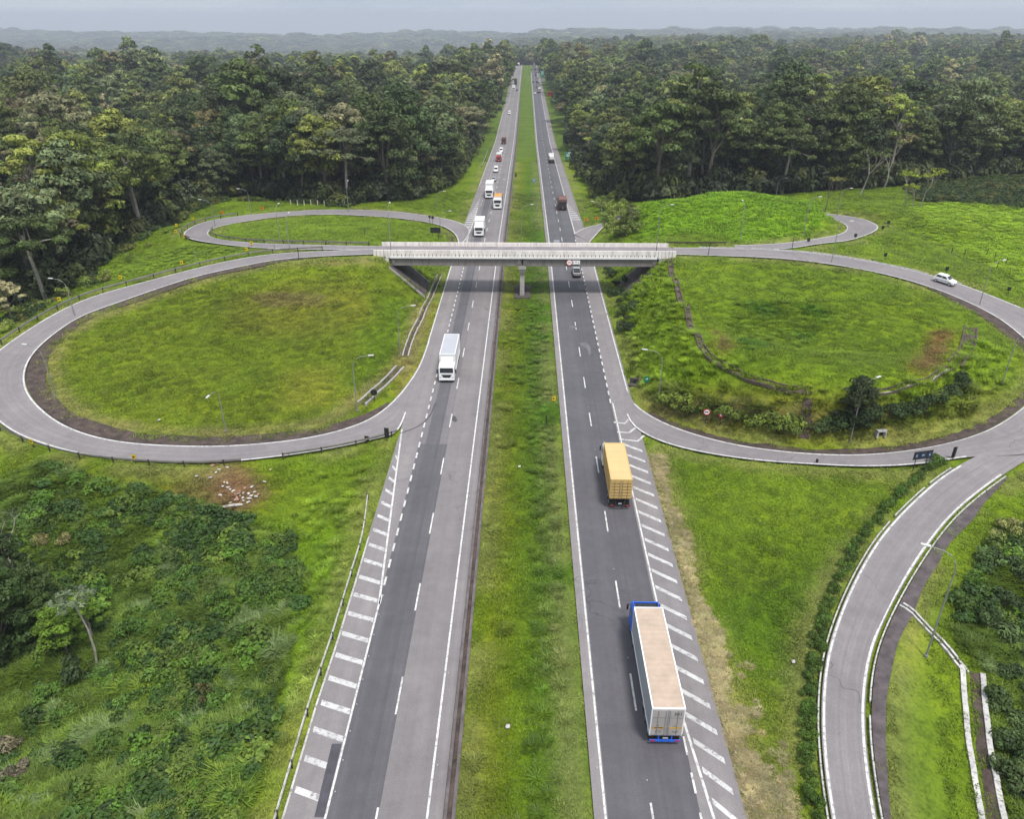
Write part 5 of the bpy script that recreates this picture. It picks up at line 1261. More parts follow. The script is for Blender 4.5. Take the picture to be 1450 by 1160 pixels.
sign(608.8, 317, 1.3, .9, .85, 1.3, 180, 'sign_white', 'triangular black-backed sign beside the flat left loop road', 'tri')
sign(613, 318, 1.3, .8, .8, 1.5, 180, 'sign_white', 'round black-backed sign next to the triangular one on the flat loop', 'round')
sign(1348, 652, 1.6, .55, 1.55, .35, 195, 'yellow_sign', 'tall narrow black marker at the tip where the right roads part')
sign(1155.8, 658.5, .9, .3, .75, .1, 160, 'yellow_sign', 'small black marker at the lower edge of the right slip road')
o = sign(1300.5, 667, 1.1, 2.6, 1.1, 1.7, 14, ('dark_metal', 'dark_metal', .9), 'dark blue-black triple panel sign by the big hedge bush', posts=2)
pl_ = [c for c in o.children if c.name.startswith('plate')][0]
M['navy_sign'] = simple('navy_sign_face', (.015, .03, .07), .4, 0, .2)
mb = MB()
for x, w_ in ((-.88, .5), (0, .72), (.9, .5)): mb.box(x, -.056, 2.25, w_, .012, .78)
mb.build('panel', M['navy_sign'], pl_); mb = MB(); mb.box(-.02, -.066, 2.25, .36, .006, .16); mb.box(-.9, -.066, 2.25, .16, .006, .3); mb.box(.9, -.066, 2.2, .2, .006, .22); mb.build('lettering', simple('faded_lettering', (.25, .32, .42), .5), pl_)
TXT = ('sign_white', [(.02, .36, .42, .11), (-.1, .1, .5, .1), (.02, -.08, .66, .1), (.02, -.34, .3, .08), (.38, .02, .05, .3)])
sign(806.5, 229, -8, 4.4, 3.0, 1.2, 0, ('sign_white', 'green_sign', .95), 'big green direction sign on the right verge of the northbound lanes', posts=2, glyph=TXT)
sign(768, 111, -12, 4.2, 6.0, 2.0, 0, ('sign_white', 'green_sign', .95), 'far green board on the right verge near the end of the highway', posts=2, glyph=('sign_white', [(0, .3, .6, .06), (0, .1, .7, .06), (0, -.1, .5, .06)]))
sign(768.8, 116, -12, 3.2, 4.0, .4, 0, 'sign_white', 'far white board below the green one on the right verge', posts=2)
sign(722, 117, -12, 2.2, 5.5, .6, 180, 'green_sign', 'far dark-backed tall board left of the southbound lanes', posts=2)
sign(708.4, 146, -10, 2.8, 4.0, .8, 180, 'green_sign', 'dark-backed board by the southbound lanes, taller of the nearer pair', posts=2)
sign(707.8, 158, -10, 2.8, 2.2, .8, 180, 'green_sign', 'dark-backed lower board by the southbound lanes, nearer of the pair', posts=2)
sign(756, 261, -6, .95, 1.15, .8, 0, ('sign_white', 'blue_sign', .9), 'small blue sign standing in the grass median', glyph=('sign_white', [(0, .05, .3, .3)]))
sign(730.5, 254, -7, .6, 1.2, 1.0, 180, 'yellow_sign', 'small dark-backed sign on the left edge of the median')
sign(773.5, 607, 0, .1, 1.5, .7, 90, 'dark_metal', 'thin dark edge-on sign in the tall median grass')
sign(784, 570, 0, .55, .7, .3, 25, 'yellow_sign', 'yellow and black marker at the right edge of the median', glyph=CHV)
o = thing('clearance_sign', (P(806.5, 370, 7.3).x, BY0+.06, 7.0), 0, 'round red-ringed height limit sign fixed on the overpass girder', 'sign')
mb = MB(); mb.cyl((0, 0, 0), (0, -.05, 0), .66, 24); mb.build('ring', M['red_paint'], o); mb = MB(); mb.cyl((0, -.051, 0), (0, -.06, 0), .5, 24); mb.build('face', M['sign_white'], o); mb = MB()
for x in (-.2, 0, .2): mb.box(x, -.065, 0, .12, .008, .3)
mb.build('lettering', simple('faded_red_lettering', (.5, .2, .2), .6), o)
o = thing('lane_sign', (P(815.8, 370, 7.3).x, BY0+.06, 7.05), 0, 'white rectangular sign fixed on the overpass girder beside the round one', 'sign')
mb = MB(); mb.box(0, -.02, 0, 1.55, .04, .78); mb.build('plate', M['sign_white'], o); mb = MB(); mb.box(0, -.045, .03, .3, .008, .1); mb.box(0, -.045, .1, .14, .008, .08); mb.box(-.5, -.045, -.03, .1, .008, .3); mb.box(.5, -.045, -.03, .1, .008, .3); mb.build('lettering', M['dark_metal'], o)
o = thing('lane_sign', (P(788, 343, 9).x, BY1+.16, 8.9), R(180), 'pale sign back showing above the far parapet of the overpass', 'sign')
mb = MB(); mb.box(0, 0, .1, 1.2, .05, 1.1); mb.build('plate', M['lightgrey_body'], o); mb = MB(); mb.box(0, -.03, .1, 1.1, .01, 1.0); mb.build('face', M['green_sign'], o)
for i, (px, py, z, an, lb) in enumerate(((15,463,3.5,20,'at the far left edge of the outer ramp'),(85.5,430,5,20,'left of the upper left lamp post'),(172,399,6,15,'on the outside of the wide ramp past the lamp post'),(258.5,378,6.9,10,'near the pale post on the wide ramp'),
        (262,340,5.6,60,'on the guardrail at the tight left bend'),(249.7,333,5,60,'outside the tight left bend, lower of two'),(250.5,324,5,50,'outside the tight left bend, upper of two'),(273.7,314,4.5,30,'outside the far bend of the flat loop'),(350,359,7.2,0,'on the strip between the two left ramps'),(357,350,7,0,'on the guardrail of the left bridge approach'),(47.5,634,2.2,-20,'on the near guardrail of the wide left loop, leftmost'),(192,656,1.4,-10,'on the near guardrail of the wide left loop, right one'))):
    sign(px, py, z, .55, .7, .55, an, 'yellow_sign', 'yellow chevron marker '+lb, glyph=CHV, name='chevron_sign')
for i, (px, py, z, lb) in enumerate(((315.3,305,4,'beside the flat left loop near the lamp post'),(372,299,3.6,'on the far verge of the flat left loop'),(830,315,0,'at the northbound slip before the thicket'),(844.6,313,.5,'at the northbound slip, nearer the thicket lamp'))):
    sign(px, py, z, .8, .7, .5, 0, 'orange_sign', 'orange marker board '+lb, glyph=CHV, name='chevron_sign')
for i, (px, py, z, lb) in enumerate(((1144,345.5,7.6,'on the small right loop near its fork'),(1210.5,339,6.8,'on the near edge of the small right loop'),(1257,320,6.5,'right of the small right loop on the slope'),(1249,327.5,6.2,'at the tight bend of the small right loop'),(1252.6,367,7,'on the verge above the right ramp'),(1339.5,387,6.2,'just behind the white hatchback'),(1427,416,5.2,'on the verge at the right picture edge'))):
    sign(px, py, z, .6, .72, .55, 170, 'yellow_sign', 'small black-backed chevron marker '+lb, name='chevron_sign')
# red and white roadside booth far up the highway
b_ = G(782, 136, -10); o = thing('roadside_kiosk', b_, R(4), 'far low red roadside kiosk with a white end on the right verge', 'kiosk')
mb = MB(); mb.box(-.8, 0, 1.7, 6.2, 3, 3.2); mb.build('wall', M['red_paint'], o); mb = MB(); mb.box(3.4, 0, 1.9, 2.0, 3.1, 3.8); mb.build('end_bay', M['sign_white'], o); mb = MB(); mb.box(-.8, -.3, 3.42, 6.5, 3.8, .2); mb.build('roof', M['red_paint'], o)
# pale fence posts by the dark trees
for i in range(9):
    px = 412+i*9.5; p_ = G(px, 290.5+(i % 3)*.6, 1.5); o = thing('fence_post', p_, 0, 'short pale fence post before the dark trees behind the flat left loop', 'post', 'pale fence posts by the left wood'); mb = MB(); mb.tube([(0, 0, -.3), (.02, 0, 1.5)], [.1, .08], 6); mb.box(.02, 0, 1.52, .14, .14, .06); mb.build('shaft', M['pale_concrete'], o)
for i, (px, py) in enumerate(((1347,359),(1397,361),(1408,367),(1411,381),(1424,374),(1365,362))):
    p_ = G(px, py, 5.5); o = thing('fence_post', p_, 0, 'dark wooden fence post in the bright field right of the ramp', 'post', 'dark fence posts in the right field'); mb = MB(); mb.tube([(0, 0, -.3), (.03, 0, 1.3)], [.09, .07], 6); mb.build('shaft', M['post_dark'], o)
# dumped rubbish
LIT = [(301,661),(322,664),(310,667),(306,671),(298,678),(318,685),(322,686),(316,691),(323,692),(326,695),(347,693),(357,691),(312,703),(331,697),(338,701),(340,704),(344,707),(352,701),(356,704),(363,705),(366,702),(333,710),(345,711),(352,713),(300,717),(297,724),(272,720),(243,711),(238,718),(212,705),(340,698),(345,700),(353,708),(361,699),(326,714),(383,667),(375,684),(279,676)]
LK = [m_paint('dumped_white', (.45, .43, .41), .7), simple('dumped_pale_red', A(196, 150, 134), .9), simple('dumped_buff', A(206, 190, 150), .9)]
for i, (px, py) in enumerate(LIT):
    p_ = G(px, py, 0); k = 0 if i % 5 else 1+(i//5) % 2
    o = thing('rubbish', p_, random.uniform(0, 6.28), {0: 'white scrap lying on the bare earth of the roadside dump', 1: 'reddish rubble piece lying on the roadside dump', 2: 'buff rubble piece lying on the roadside dump'}[k], 'rubbish', ('white scraps of the dump', 'reddish rubble of the dump', 'buff rubble of the dump')[k])
    bm = bmesh.new(); bmesh.ops.create_icosphere(bm, subdivisions=1, radius=.5); sx_, sy_, sz_ = random.uniform(.3, .62), random.uniform(.22, .4), random.uniform(.12, .26)
    for v in bm.verts: v.co = Vector((v.co.x*sx_*random.uniform(.7, 1.4), v.co.y*sy_*random.uniform(.7, 1.4), max(-.05, v.co.z*sz_*1.4)+.18))
    mb = MB(); mb.bm(bm); mb.build('scrap', LK[k], o)
for (px, py, ln, an, lb) in ((322,719,3.4,12,'long pale plank lying at the lower edge of the dump'),(335,706,1.6,-60,'short reddish board leaning on the rubble of the dump')):
    o = thing('plank', G(px, py, 0), R(an), lb, 'rubbish'); mb = MB(); mb.box(0, 0, .2, ln, .28, .1); mb.box(ln*.2, .05, .28, ln*.5, .2, .06); mb.build('board', LK[0] if an > 0 else LK[1], o)
for (px, py, lb) in ((719,1032,'white scrap lying alone in the median grass'),(1123,940,'white scrap lying in the field beside the straw strip'),(735.5,663,'small white scrap in the far median grass'),(226,597,'tiny white scrap in the left loop lawn')):
    o = thing('rubbish', G(px, py, 0), 1, lb, 'rubbish'); bm = bmesh.new(); bmesh.ops.create_icosphere(bm, subdivisions=1, radius=.2)
    for v in bm.verts: v.co = Vector((v.co.x*1.3, v.co.y*random.uniform(.7, 1.2), max(0, v.co.z)+.2))
    mb = MB(); mb.bm(bm); mb.build('scrap', LK[0], o)
# tar patches, joints and skid marks lying on the paving
def patch(road, pts, mat, z=.011):
    c = [P(*p, 0) for p in pts]; m_ = MB(); m_.add([(q.x, q.y, float(prof(q.y))+z) for q in c], [tuple(range(len(c)))]); o = m_.build('paving_patch', mat, road)
    if o.data.polygons[0].normal.z < 0: o.data.flip_normals()
tar = simple('tar_patch', A(84, 82, 90), .85, 0, .25, 1.2); pale = simple('worn_patch', A(122, 118, 122), .9, 0, .35, 1.0)
for pts in ([(641,589),(645,590),(648,596),(644,598),(640,595)],[(470,1054),(484,1054),(459,1158),(445,1158)]): patch(west, pts, tar)
for pts in ([(822,486),(831,485),(836,492),(837,502),(833,503),(832,494),(823,490)],[(817,404),(829,403),(831,409),(819,410)],[(806,462),(816,461),(816,464),(807,465)]): patch(east, pts, pale)
mk = MB()
for (px0, py0, px1, py1) in ((612,592,586,607),): 
    c = [P(617,570,0), P(608,590,0), P(592,604,0), P(566,614,0)]; strip(mk, [tuple(q) for q in catmull(c, 1.0)], .16, .026)
mk.build('tar_seam', tar, west)
# raised studs between the bars
mk = MB()
for i in range(40):
    y = 24+i*2.62; mk.box(-13.9-(0 if y < YG else (y-YG)/(YN-YG)*2.7), y+1.2, .025, .08, .08, .04); mk.box(-6.72, 20+i*9.0, float(prof(20+i*9.0))+.025, .08, .08, .04)
mk.build('road_stud', M['lightgrey_body'], west); mk = MB()
for i in range(40):
    if i < 30: mk.box(12.85+max(0, YB-(24+i*2.55))/(YB-18)*1.8, 25+i*2.55, .025, .08, .08, .04)
    mk.box(5.25, 20+i*9.0, float(prof(20+i*9.0))+.025, .08, .08, .04); mk.box(8.86, 37.5+i*12.0-.5, float(prof(37+i*12.0))+.025, .08, .08, .04)
mk.build('road_stud', M['lightgrey_body'], east)
# ================================================================ VEHICLES (front = +Y before turning)
def wheel(parent, x, y, r, w_, cache={}):
    k = (r, w_)
    if k not in cache:
        m_ = MB(); n = 20; prof_ = [(.62, -.5), (.94, -.5), (1, -.36), (1, .36), (.94, .5), (.62, .5)]; vs = []
        for i in range(n):
            a = 2*math.pi*i/n
            for rr, t in prof_: vs.append((t*w_, rr*r*math.cos(a), rr*r*math.sin(a)))
        K = len(prof_); m_.add(vs, [(i*K+j, i*K+(j+1) % K, ((i+1) % n)*K+(j+1) % K, ((i+1) % n)*K+j) for i in range(n) for j in range(K)])
        me = m_.build('wheel', M['rubber'], parent); h_ = MB(); h_.cyl((-w_*.42, 0, 0), (w_*.42, 0, 0), r*.63, 16); h_.cyl((-w_*.52, 0, 0), (w_*.52, 0, 0), r*.2, 10); ho = h_.build('rim', M['hub'], me)
        cache[k] = (me.data, ho.data); o = me
    else:
        o = link_mesh('wheel', cache[k][0], parent); link_mesh('rim', cache[k][1], o)
    o.location = (x, y, r); return o
def paintmat(nm, rgb, k=1.35, rough=.4): return simple(nm, tuple(min(.8, c*k) for c in A(*rgb)), rough, 0, .1, .8, .5)
def cab(o, y0, L, W, z0, z1, mat, sleeper=True, deflector=True, grille=True):
    hollow = not deflector
    """cab-over lorry cab from y0 (rear) to y0+L (front)"""
    yf = y0+L; m_ = MB(); h = z1-z0
    bm = bmesh.new(); outline = [(y0, z0), (yf-.02, z0), (yf, z0+.25), (yf-.02, z0+h*.47), (yf-.16, z0+h*.8), (yf-.34, z1-.03), (yf-.55, z1), (y0, z1)]
    m_.prism(outline, -W/2, W/2, 'x'); me = m_.build('cab', mat, o)
    bv = me.modifiers.new('soft', 'BEVEL'); bv.width = .09; bv.segments = 2; bv.limit_method = 'ANGLE'
    ws = MB(); zA, zB = z0+h*.5, z0+h*.79; ya, yb = yf-.018, yf-.155
    ws.add([(-W*.43, ya+.012, zA), (W*.43, ya+.012, zA), (W*.41, yb+.012, zB), (-W*.41, yb+.012, zB), (-W*.43, ya-.05, zA), (W*.43, ya-.05, zA), (W*.41, yb-.05, zB), (-W*.41, yb-.05, zB)], [(0, 1, 2, 3), (4, 7, 6, 5), (0, 4, 5, 1), (3, 2, 6, 7), (0, 3, 7, 4), (1, 5, 6, 2)]); ws.build('windscreen', M['glass'], me)
    vz = MB(); vz.box(0, yf-.12, z0+h*.83, W*.84, .26, .07); vz.build('sun_visor', M['chassis'], me)
    for s_ in (-1, 1):
        g = MB(); g.box(s_*(W/2+.004), yf-.75, z0+h*.63, .02, .85, h*.26); g.build('side_window', M['glass'], me)
        mr = MB(); mr.box(s_*(W/2+.2), yf-.02, z0+h*.62, .16, .12, .62); mr.box(s_*(W/2+.1), yf-.06, z0+h*.74, .22, .05, .05); mr.build('mirror', M['chassis'], me)
        hl = MB(); hl.box(s_*W*.38, yf+.0, z0+.36, .34, .08, .18); hl.build('headlight', M['lamp_white'], me)
    if grille:
        g = MB(); g.prism([(-W*.33, z0+h*.36), (-W*.2, z0+h*.12), (W*.2, z0+h*.12), (W*.33, z0+h*.36)], yf-.05, yf+.012, 'y'); g.build('grille', M['chassis'], me)
    b_ = MB(); b_.bbox(0, yf-.12, z0-.02, W, .35, .36, .07); b_.build('bumper', mat, me)
    n_ = MB(); n_.box(0, yf+.064, z0-.02, .42, .02, .14); n_.build('number_plate', M['sign_white'], me)
    if deflector:
        d = MB(); d.prism([(y0+.05, z1), (yf-.7, z1), (yf-1.0, z1+.28), (y0+.05, z1+.75)], -W*.38, W*.38, 'x'); d.build('roof_deflector', mat, me)
    if hollow:
        d = MB(); d.box(0, y0+L*.42, z1+.012, W*.84, L*.5, .03); d.build('roof_well', M['chassis'], me)
        d = MB(); d.box(0, y0+L*.16, z1+.2, W*.9, .06, .38, 0, None, (.94, 1)); d.box(-W*.44, y0+L*.4, z1+.14, .07, L*.5, .28); d.box(W*.44, y0+L*.4, z1+.14, .07, L*.5, .28); d.box(0, y0+L*.66, z1+.08, W*.9, .08, .16); d.build('wind_fairing', mat, me)
    return me
def lorry(name, label, X, Yfront, heading, cabm, boxm, roofm=None, Lb=8, hb=3.8, W=2.45, Lc=1.9, zc=3.0, zbed=1.15, gap=.25, style='box', axles=3, deflector=True, group=None, cat='truck'):
    L = Lb+Lc+gap; sgn = 1 if heading == 'n' else -1; zr = float(prof(Yfront))
    o = thing(name, (X, Yfront-sgn*L/2, float(prof(Yfront-sgn*L/2))+.004), 0 if sgn > 0 else math.pi, label, cat, group)
    o.rotation_euler[0] = math.atan2(float(prof(Yfront)-prof(Yfront-sgn*L)), L)
    yb0 = -L/2; yb1 = yb0+Lb
    ch = MB()
    for s_ in (-1, 1): ch.box(s_*.42, -.2, .82, .16, L-1.0, .26)
    ch.box(0, yb0+Lb*.3, .72, 1.5, 2.2, .16); ch.cyl((-.9, yb1-1.9, .75), (-.9, yb1-.7, .75), .3, 12); ch.cyl((.9, yb1-1.9, .75), (.9, yb1-.7, .75), .3, 12); ch.build('chassis', M['chassis'], o)
    c = cab(o, yb1+gap, Lc, W, .62, zc, cabm, deflector=deflector)
    if style in ('box', 'container', 'canvas'):
        b_ = MB(); b_.box(0, (yb0+yb1)/2, (zbed+hb)/2, W, Lb, hb-zbed); bx = b_.build('cargo_box', boxm, o)
        t = MB(); t.box(0, (yb0+yb1)/2, hb+.012, W-.1, Lb-.1, .024)
        if style != 'canvas':
            for k in range(int(Lb/1.1)): t.box(0, yb0+.6+k*1.1, hb+.028, W-.16, .06, .012)
        else:
            for k in range(int(Lb/.55)): t.box(0, yb0+.3+k*.555, hb+.022+.006*((k*5) % 3), W-.2, .5+.05*(k % 2), .02+.01*((k*7) % 3), 0, None, (1, .3))
        t.build('roof', roofm or boxm, bx)
        e = MB()
        for s_ in (-1, 1):
            e.box(s_*(W/2-.03), (yb0+yb1)/2, hb+.02, .1, Lb+.02, .07); e.box(s_*(W/2+.012), (yb0+yb1)/2, zbed+.08, .05, Lb+.02, .16)
            for yy in (yb0+.05, yb1-.05): e.box(s_*(W/2-.02), yy, (zbed+hb)/2, .1, .12, hb-zbed)
        e.box(0, yb0+.02, hb+.0, W+.04, .1, .14); e.box(0, yb1-.02, hb, W+.04, .1, .12); e.build('frame_rails', M['white_body'] if style == 'canvas' else boxm, bx)
        if style == 'container':
            r_ = MB(); n = int(Lb/.28)
            for s_ in (-1, 1):
                for k in range(n): r_.box(s_*(W/2+.012), yb0+.25+k*.28, (zbed+hb)/2, .03, .14, hb-zbed-.35)
            r_.build('corrugation', boxm, bx)
        # rear doors
        for s_ in (-1, 1):
            d = MB(); d.box(s_*W*.242, yb0-.025, (zbed+hb)/2, W*.455, .04, hb-zbed-.24); dr = d.build('rear_door', M['door_panel'] if style != 'container' else boxm, bx)
            lk = MB(); 
            for q in (.06, .3): lk.tube([(s_*W*q, yb0-.07, zbed+.1), (s_*W*q, yb0-.07, hb-.15)], .022, 6)
            lk.box(s_*W*.06, yb0-.08, zbed+.9, .1, .04, .2); lk.build('lock_rod', M['steel'] if style != 'container' else M['rail'], dr)
            ln = MB()
            zs = (.34, .68) if style != 'container' else (.18, .34, .5, .66, .82)
            for q in zs: ln.box(s_*W*.242, yb0-.047, zbed+(hb-zbed)*q, W*.43, .006, .03 if style != 'container' else .07)
            ln.build('door_rib', M['post_dark'] if style != 'container' else M['rust_trim'], dr)
    elif style == 'flat':
        b_ = MB(); b_.box(0, (yb0+yb1)/2, zbed, W, Lb, .16); b_.box(0, yb1-.05, zbed+.5, W, .08, .9); b_.build('flat_bed', boxm, o)
        t = MB(); t.bbox(0, (yb0+yb1)/2+.8, zbed+.95, 2.0, Lb*.62, 1.7, .3); t.build('load', roofm, o)
    elif style == 'tipper':
        b_ = MB(); b_.box(0, (yb0+yb1)/2, zbed+(hb-zbed)/2, W*.94, Lb, hb-zbed, 0, None, (1.06, 1.0)); bx = b_.build('tipper_body', boxm, o)
        t = MB(); t.box(0, (yb0+yb1)/2, hb+.02, W*.9, Lb*.96, .12); 
        for k in range(6): t.box(0, yb0+.5+k*Lb/6.2, hb+.1, W*.93, .1, .06)
        t.build('load_cover', roofm, bx); d = MB(); d.box(0, yb0-.03, (zbed+hb)/2-.25, W*.86, .05, (hb-zbed)*.62); d.build('tailgate', M['dark_metal'], bx)
        d = MB(); d.box(0, yb0-.06, zbed+.12, W*.9, .04, .22); d.build('tail_panel', M['soil'], bx)
    rb = MB(); rb.box(0, yb0+.02, .52, W-.1, .1, .16); rb.box(-.5, yb0+.1, .8, .09, .1, .5); rb.box(.5, yb0+.1, .8, .09, .1, .5); o['_rb'] = 0; rbo = rb.build('rear_bumper', M['rear_frame'], o); del o['_rb']
    np_ = MB(); np_.box(0, yb0-.03, .86, .4, .02, .15); np_.build('number_plate', M['lightgrey_body'], o)
    for s_ in (-1, 1):
        tl = MB(); tl.box(s_*W*.38, yb0-.035, .56, .3, .04, .13); tl.build('tail_light', M['red_paint'], o)
        mf = MB(); mf.box(s_*(W/2-.32), yb0+.35, .5, .5, .03, .6); mf.build('mudflap', M['chassis'], o)
    ys_ = [yb1+gap+Lc-.95]+([yb0+1.0, yb0+2.25, yb0+3.5][:axles-1] if Lb > 6 else [yb0+1.2, yb0+2.4][:axles-1])
    if Lb > 9: ys_.append(yb1-.5)
    for y in ys_:
        for s_ in (-1, 1): wheel(o, s_*(W/2-.2), y, .5, .34)
    return o
M['rear_frame'] = M['chassis']; M['door_panel'] = simple('dirty_white_door', A(196, 190, 186), .6, 0, .15, .8); M['rust_trim'] = simple('dark_door_trim', A(120, 84, 44), .7, 0, .3, 2)
blue = paintmat('blue_paint', (34, 92, 196), 1.6); M['rear_frame'] = blue
tan = simple('sunbleached_canvas', A(212, 190, 170), .85, 0, .12, 1.1); grey_side = simple('pale_trailer_side', A(176, 182, 190), .5, 0, .08, .5)
LN1, LN2, LS1, LS2 = 7.15, 10.55, -12.35, -8.75
yr = P(947, 1050, .5).y; bt = lorry('lorry', 'blue-cabbed lorry with a long canvas-roofed pale trailer, nearest on the northbound lanes', 10.6, yr+13.05, 'n', blue, grey_side, tan, 10.9, 4.0, 2.48, 1.9, 3.15, 1.1, .25, 'canvas', 4, False)
bx = [c for c in bt.children if c.name.startswith('cargo_box')][0]; yb0 = -13.05/2
ys_ = MB(); ys_.box(-.62, yb0-.051, 2.0, 1.0, .006, .2); ys_.box(.62, yb0-.051, 2.0, 1.0, .006, .2); ys_.build('yellow_band', simple('yellow_band', A(226, 180, 84), .6), bx)
dk_ = MB(); dk_.box(-.62, yb0-.056, 2.02, .62, .006, .08); dk_.box(-.7, yb0-.052, 2.25, .16, .006, .08); 
for (x, z, sx_, sz_) in ((-.62, 1.72, .36, .025), (-.62, 1.52, .36, .025), (-.8, 1.62, .025, .2), (-.44, 1.62, .025, .2)): dk_.box(x, yb0-.052, z, sx_, .006, sz_)
dk_.tube([(.45, yb0-.055, 1.7), (.55, yb0-.055, 1.5), (.68, yb0-.055, 1.6), (.85, yb0-.055, 1.68), (.78, yb0-.055, 1.48)], .016, 5); dk_.box(.62, yb0-.052, 2.2, .3, .006, .03); dk_.build('lettering', M['post_dark'], bx)
tcv = bpy.data.curves.new('number', 'FONT'); tcv.body = '381'; tcv.size = .42; tcv.extrude = .004
tob = bpy.data.objects.new('tmp_number', tcv); C.objects.link(tob); dg = bpy.context.evaluated_depsgraph_get(); tme = bpy.data.meshes.new_from_object(tob.evaluated_get(dg)); bpy.data.objects.remove(tob); tme.materials.clear(); tme.materials.append(M['post_dark'])
to = link_mesh('fleet_number', tme, bx); to.location = (.42, yb0-.056, 3.35); to.rotation_euler = (math.pi/2, 0, 0)
M['rear_frame'] = M['chassis']
yel = simple('sand_yellow_container', A(232, 196, 122), .55, 0, .08, .5)
yr = P(881, 718, .4).y; lorry('lorry', 'white-cabbed lorry carrying a sand-yellow container on the northbound lanes', 10.55, yr+10.2, 'n', M['white_body'], yel, simple('sand_yellow_roof', A(240, 208, 146), .6, 0, .06, .5), 8.2, 4.0, 2.42, 1.8, 3.1, 1.5, .2, 'container', 3, False)
lorry('lorry', 'white box truck with roof deflector coming towards the camera below the bridge', -12.25, P(632, 540, .3).y, 's', M['white_body'], M['white_body'], M['lightgrey_body'], 8.3, 3.85, 2.4, 1.9, 2.75, 1.0, .2, 'box', 3)
lorry('lorry', 'white box truck just beyond the bridge at the slip nose', -12.2, P(678.6, 334, .3).y, 's', M['white_body'], M['white_body'], None, 6.2, 3.7, 2.4, 1.9, 2.7, 1.0, .2, 'box', 3)
lorry('lorry', 'white-cabbed lorry with an orange-yellow load on the inner southbound lane', -8.8, P(704.5, 303, -3).y, 's', M['white_body'], simple('grey_bed', A(150, 140, 130), .7), simple('orange_load', A(236, 172, 84), .7), 7.5, 3.3, 2.45, 2.0, 3.2, 1.3, .2, 'box', 3, False)
lorry('lorry', 'tall white lorry with a high box behind the orange-loaded one', -12.2, P(689.6, 288, -4).y, 's', M['white_body'], M['white_body'], None, 7.5, 4.4, 2.5, 2.0, 3.0, 1.1, .9, 'box', 3, True)
brown = simple('brown_tipper', A(126, 90, 84), .7, 0, .15, 1)
lorry('lorry', 'brown covered tipper lorry seen from behind beyond the bridge', 10.7, P(799.6, 304.8, -3).y+8.6, 'n', simple('brown_cab', A(110, 70, 60), .5), brown, simple('brown_cover', A(150, 112, 104), .8), 6.4, 3.2, 2.5, 1.9, 2.9, 1.1, .2, 'tipper', 3, False)
lorry('lorry', 'white lorry with an uneven white load on the outer northbound lane past the green sign', 10.8, P(782.6, 236.5, -8).y+11, 'n', M['white_body'], M['dark_metal'], M['white_body'], 8.6, 3.0, 2.45, 2.0, 3.0, 1.1, .3, 'flat', 3, False)
lorry('lorry', 'dark red-brown lorry heading south in the far outer lane', -12.0, P(715, 204.3, -10).y, 's', simple('maroon_cab', A(120, 56, 50), .5), M['white_body'], M['white_body'], 8, 3.7, 2.5, 2, 3.0, 1.1, .3, 'flat', 3, False)
lorry('lorry', 'red-fronted lorry with a white top heading south', -12.2, P(707.8, 233.5, -8).y, 's', simple('red_cab', A(196, 40, 44), .45), M['white_body'], M['white_body'], 5.5, 3.2, 2.3, 1.8, 2.3, 1.0, .2, 'box', 2, False)
lorry('lorry', 'far white-topped lorry heading south where the lane narrows', -12.0, P(727.6, 128.5, -11).y, 's', M['white_body'], M['white_body'], None, 9, 4.0, 2.5, 2, 3, 1.1, .3, 'box', 3, False)
lorry('lorry', 'far dark lorry heading south behind the white-topped one', -11.0, P(730.8, 121, -11).y, 's', M['dark_metal'], simple('dark_box', A(70, 64, 66), .7), None, 10, 4.2, 2.5, 2, 3, 1.1, .3, 'box', 3, False)
lorry('lorry', 'tiny white lorry at the crest of the southbound lanes', -11.6, P(732.6, 93, -13).y, 's', M['white_body'], M['white_body'], None, 9, 4.0, 2.5, 2, 3, 1.1, .3, 'box', 3, False)
dbx = simple('dark_rear_box', A(84, 76, 78), .7)
lorry('lorry', 'far lorry with a white top in the outer northbound lane, nearest of the far queue', 11.2, P(764, 132, -11).y+13, 'n', M['white_body'], simple('pale_box', A(180, 174, 172), .7), M['white_body'], 10.5, 3.8, 2.5, 2, 3, 1.1, .3, 'box', 3, False)
lorry('lorry', 'far dark-backed lorry, second of the northbound queue', 10.8, P(761.8, 125, -11).y+13, 'n', dbx, dbx, None, 10.5, 4.2, 2.5, 2, 3, 1.1, .3, 'box', 3, False)
lorry('lorry', 'far dark-backed lorry, third of the northbound queue', 10.8, P(760.8, 117.5, -11.5).y+13, 'n', dbx, dbx, None, 10.5, 4.2, 2.5, 2, 3, 1.1, .3, 'box', 3, False)
lorry('lorry', 'far dark lorry near the crest of the northbound lanes', 10.4, P(758.4, 99, -12.5).y+13, 'n', dbx, dbx, None, 11, 4.3, 2.5, 2, 3, 1.1, .3, 'box', 3, False)
lorry('lorry', 'farthest dark lorry right at the crest of the northbound lanes', 10.4, P(758, 94, -13).y+13, 'n', dbx, M['dark_metal'], None, 11, 4.3, 2.5, 2, 3, 1.1, .3, 'box', 3, False)

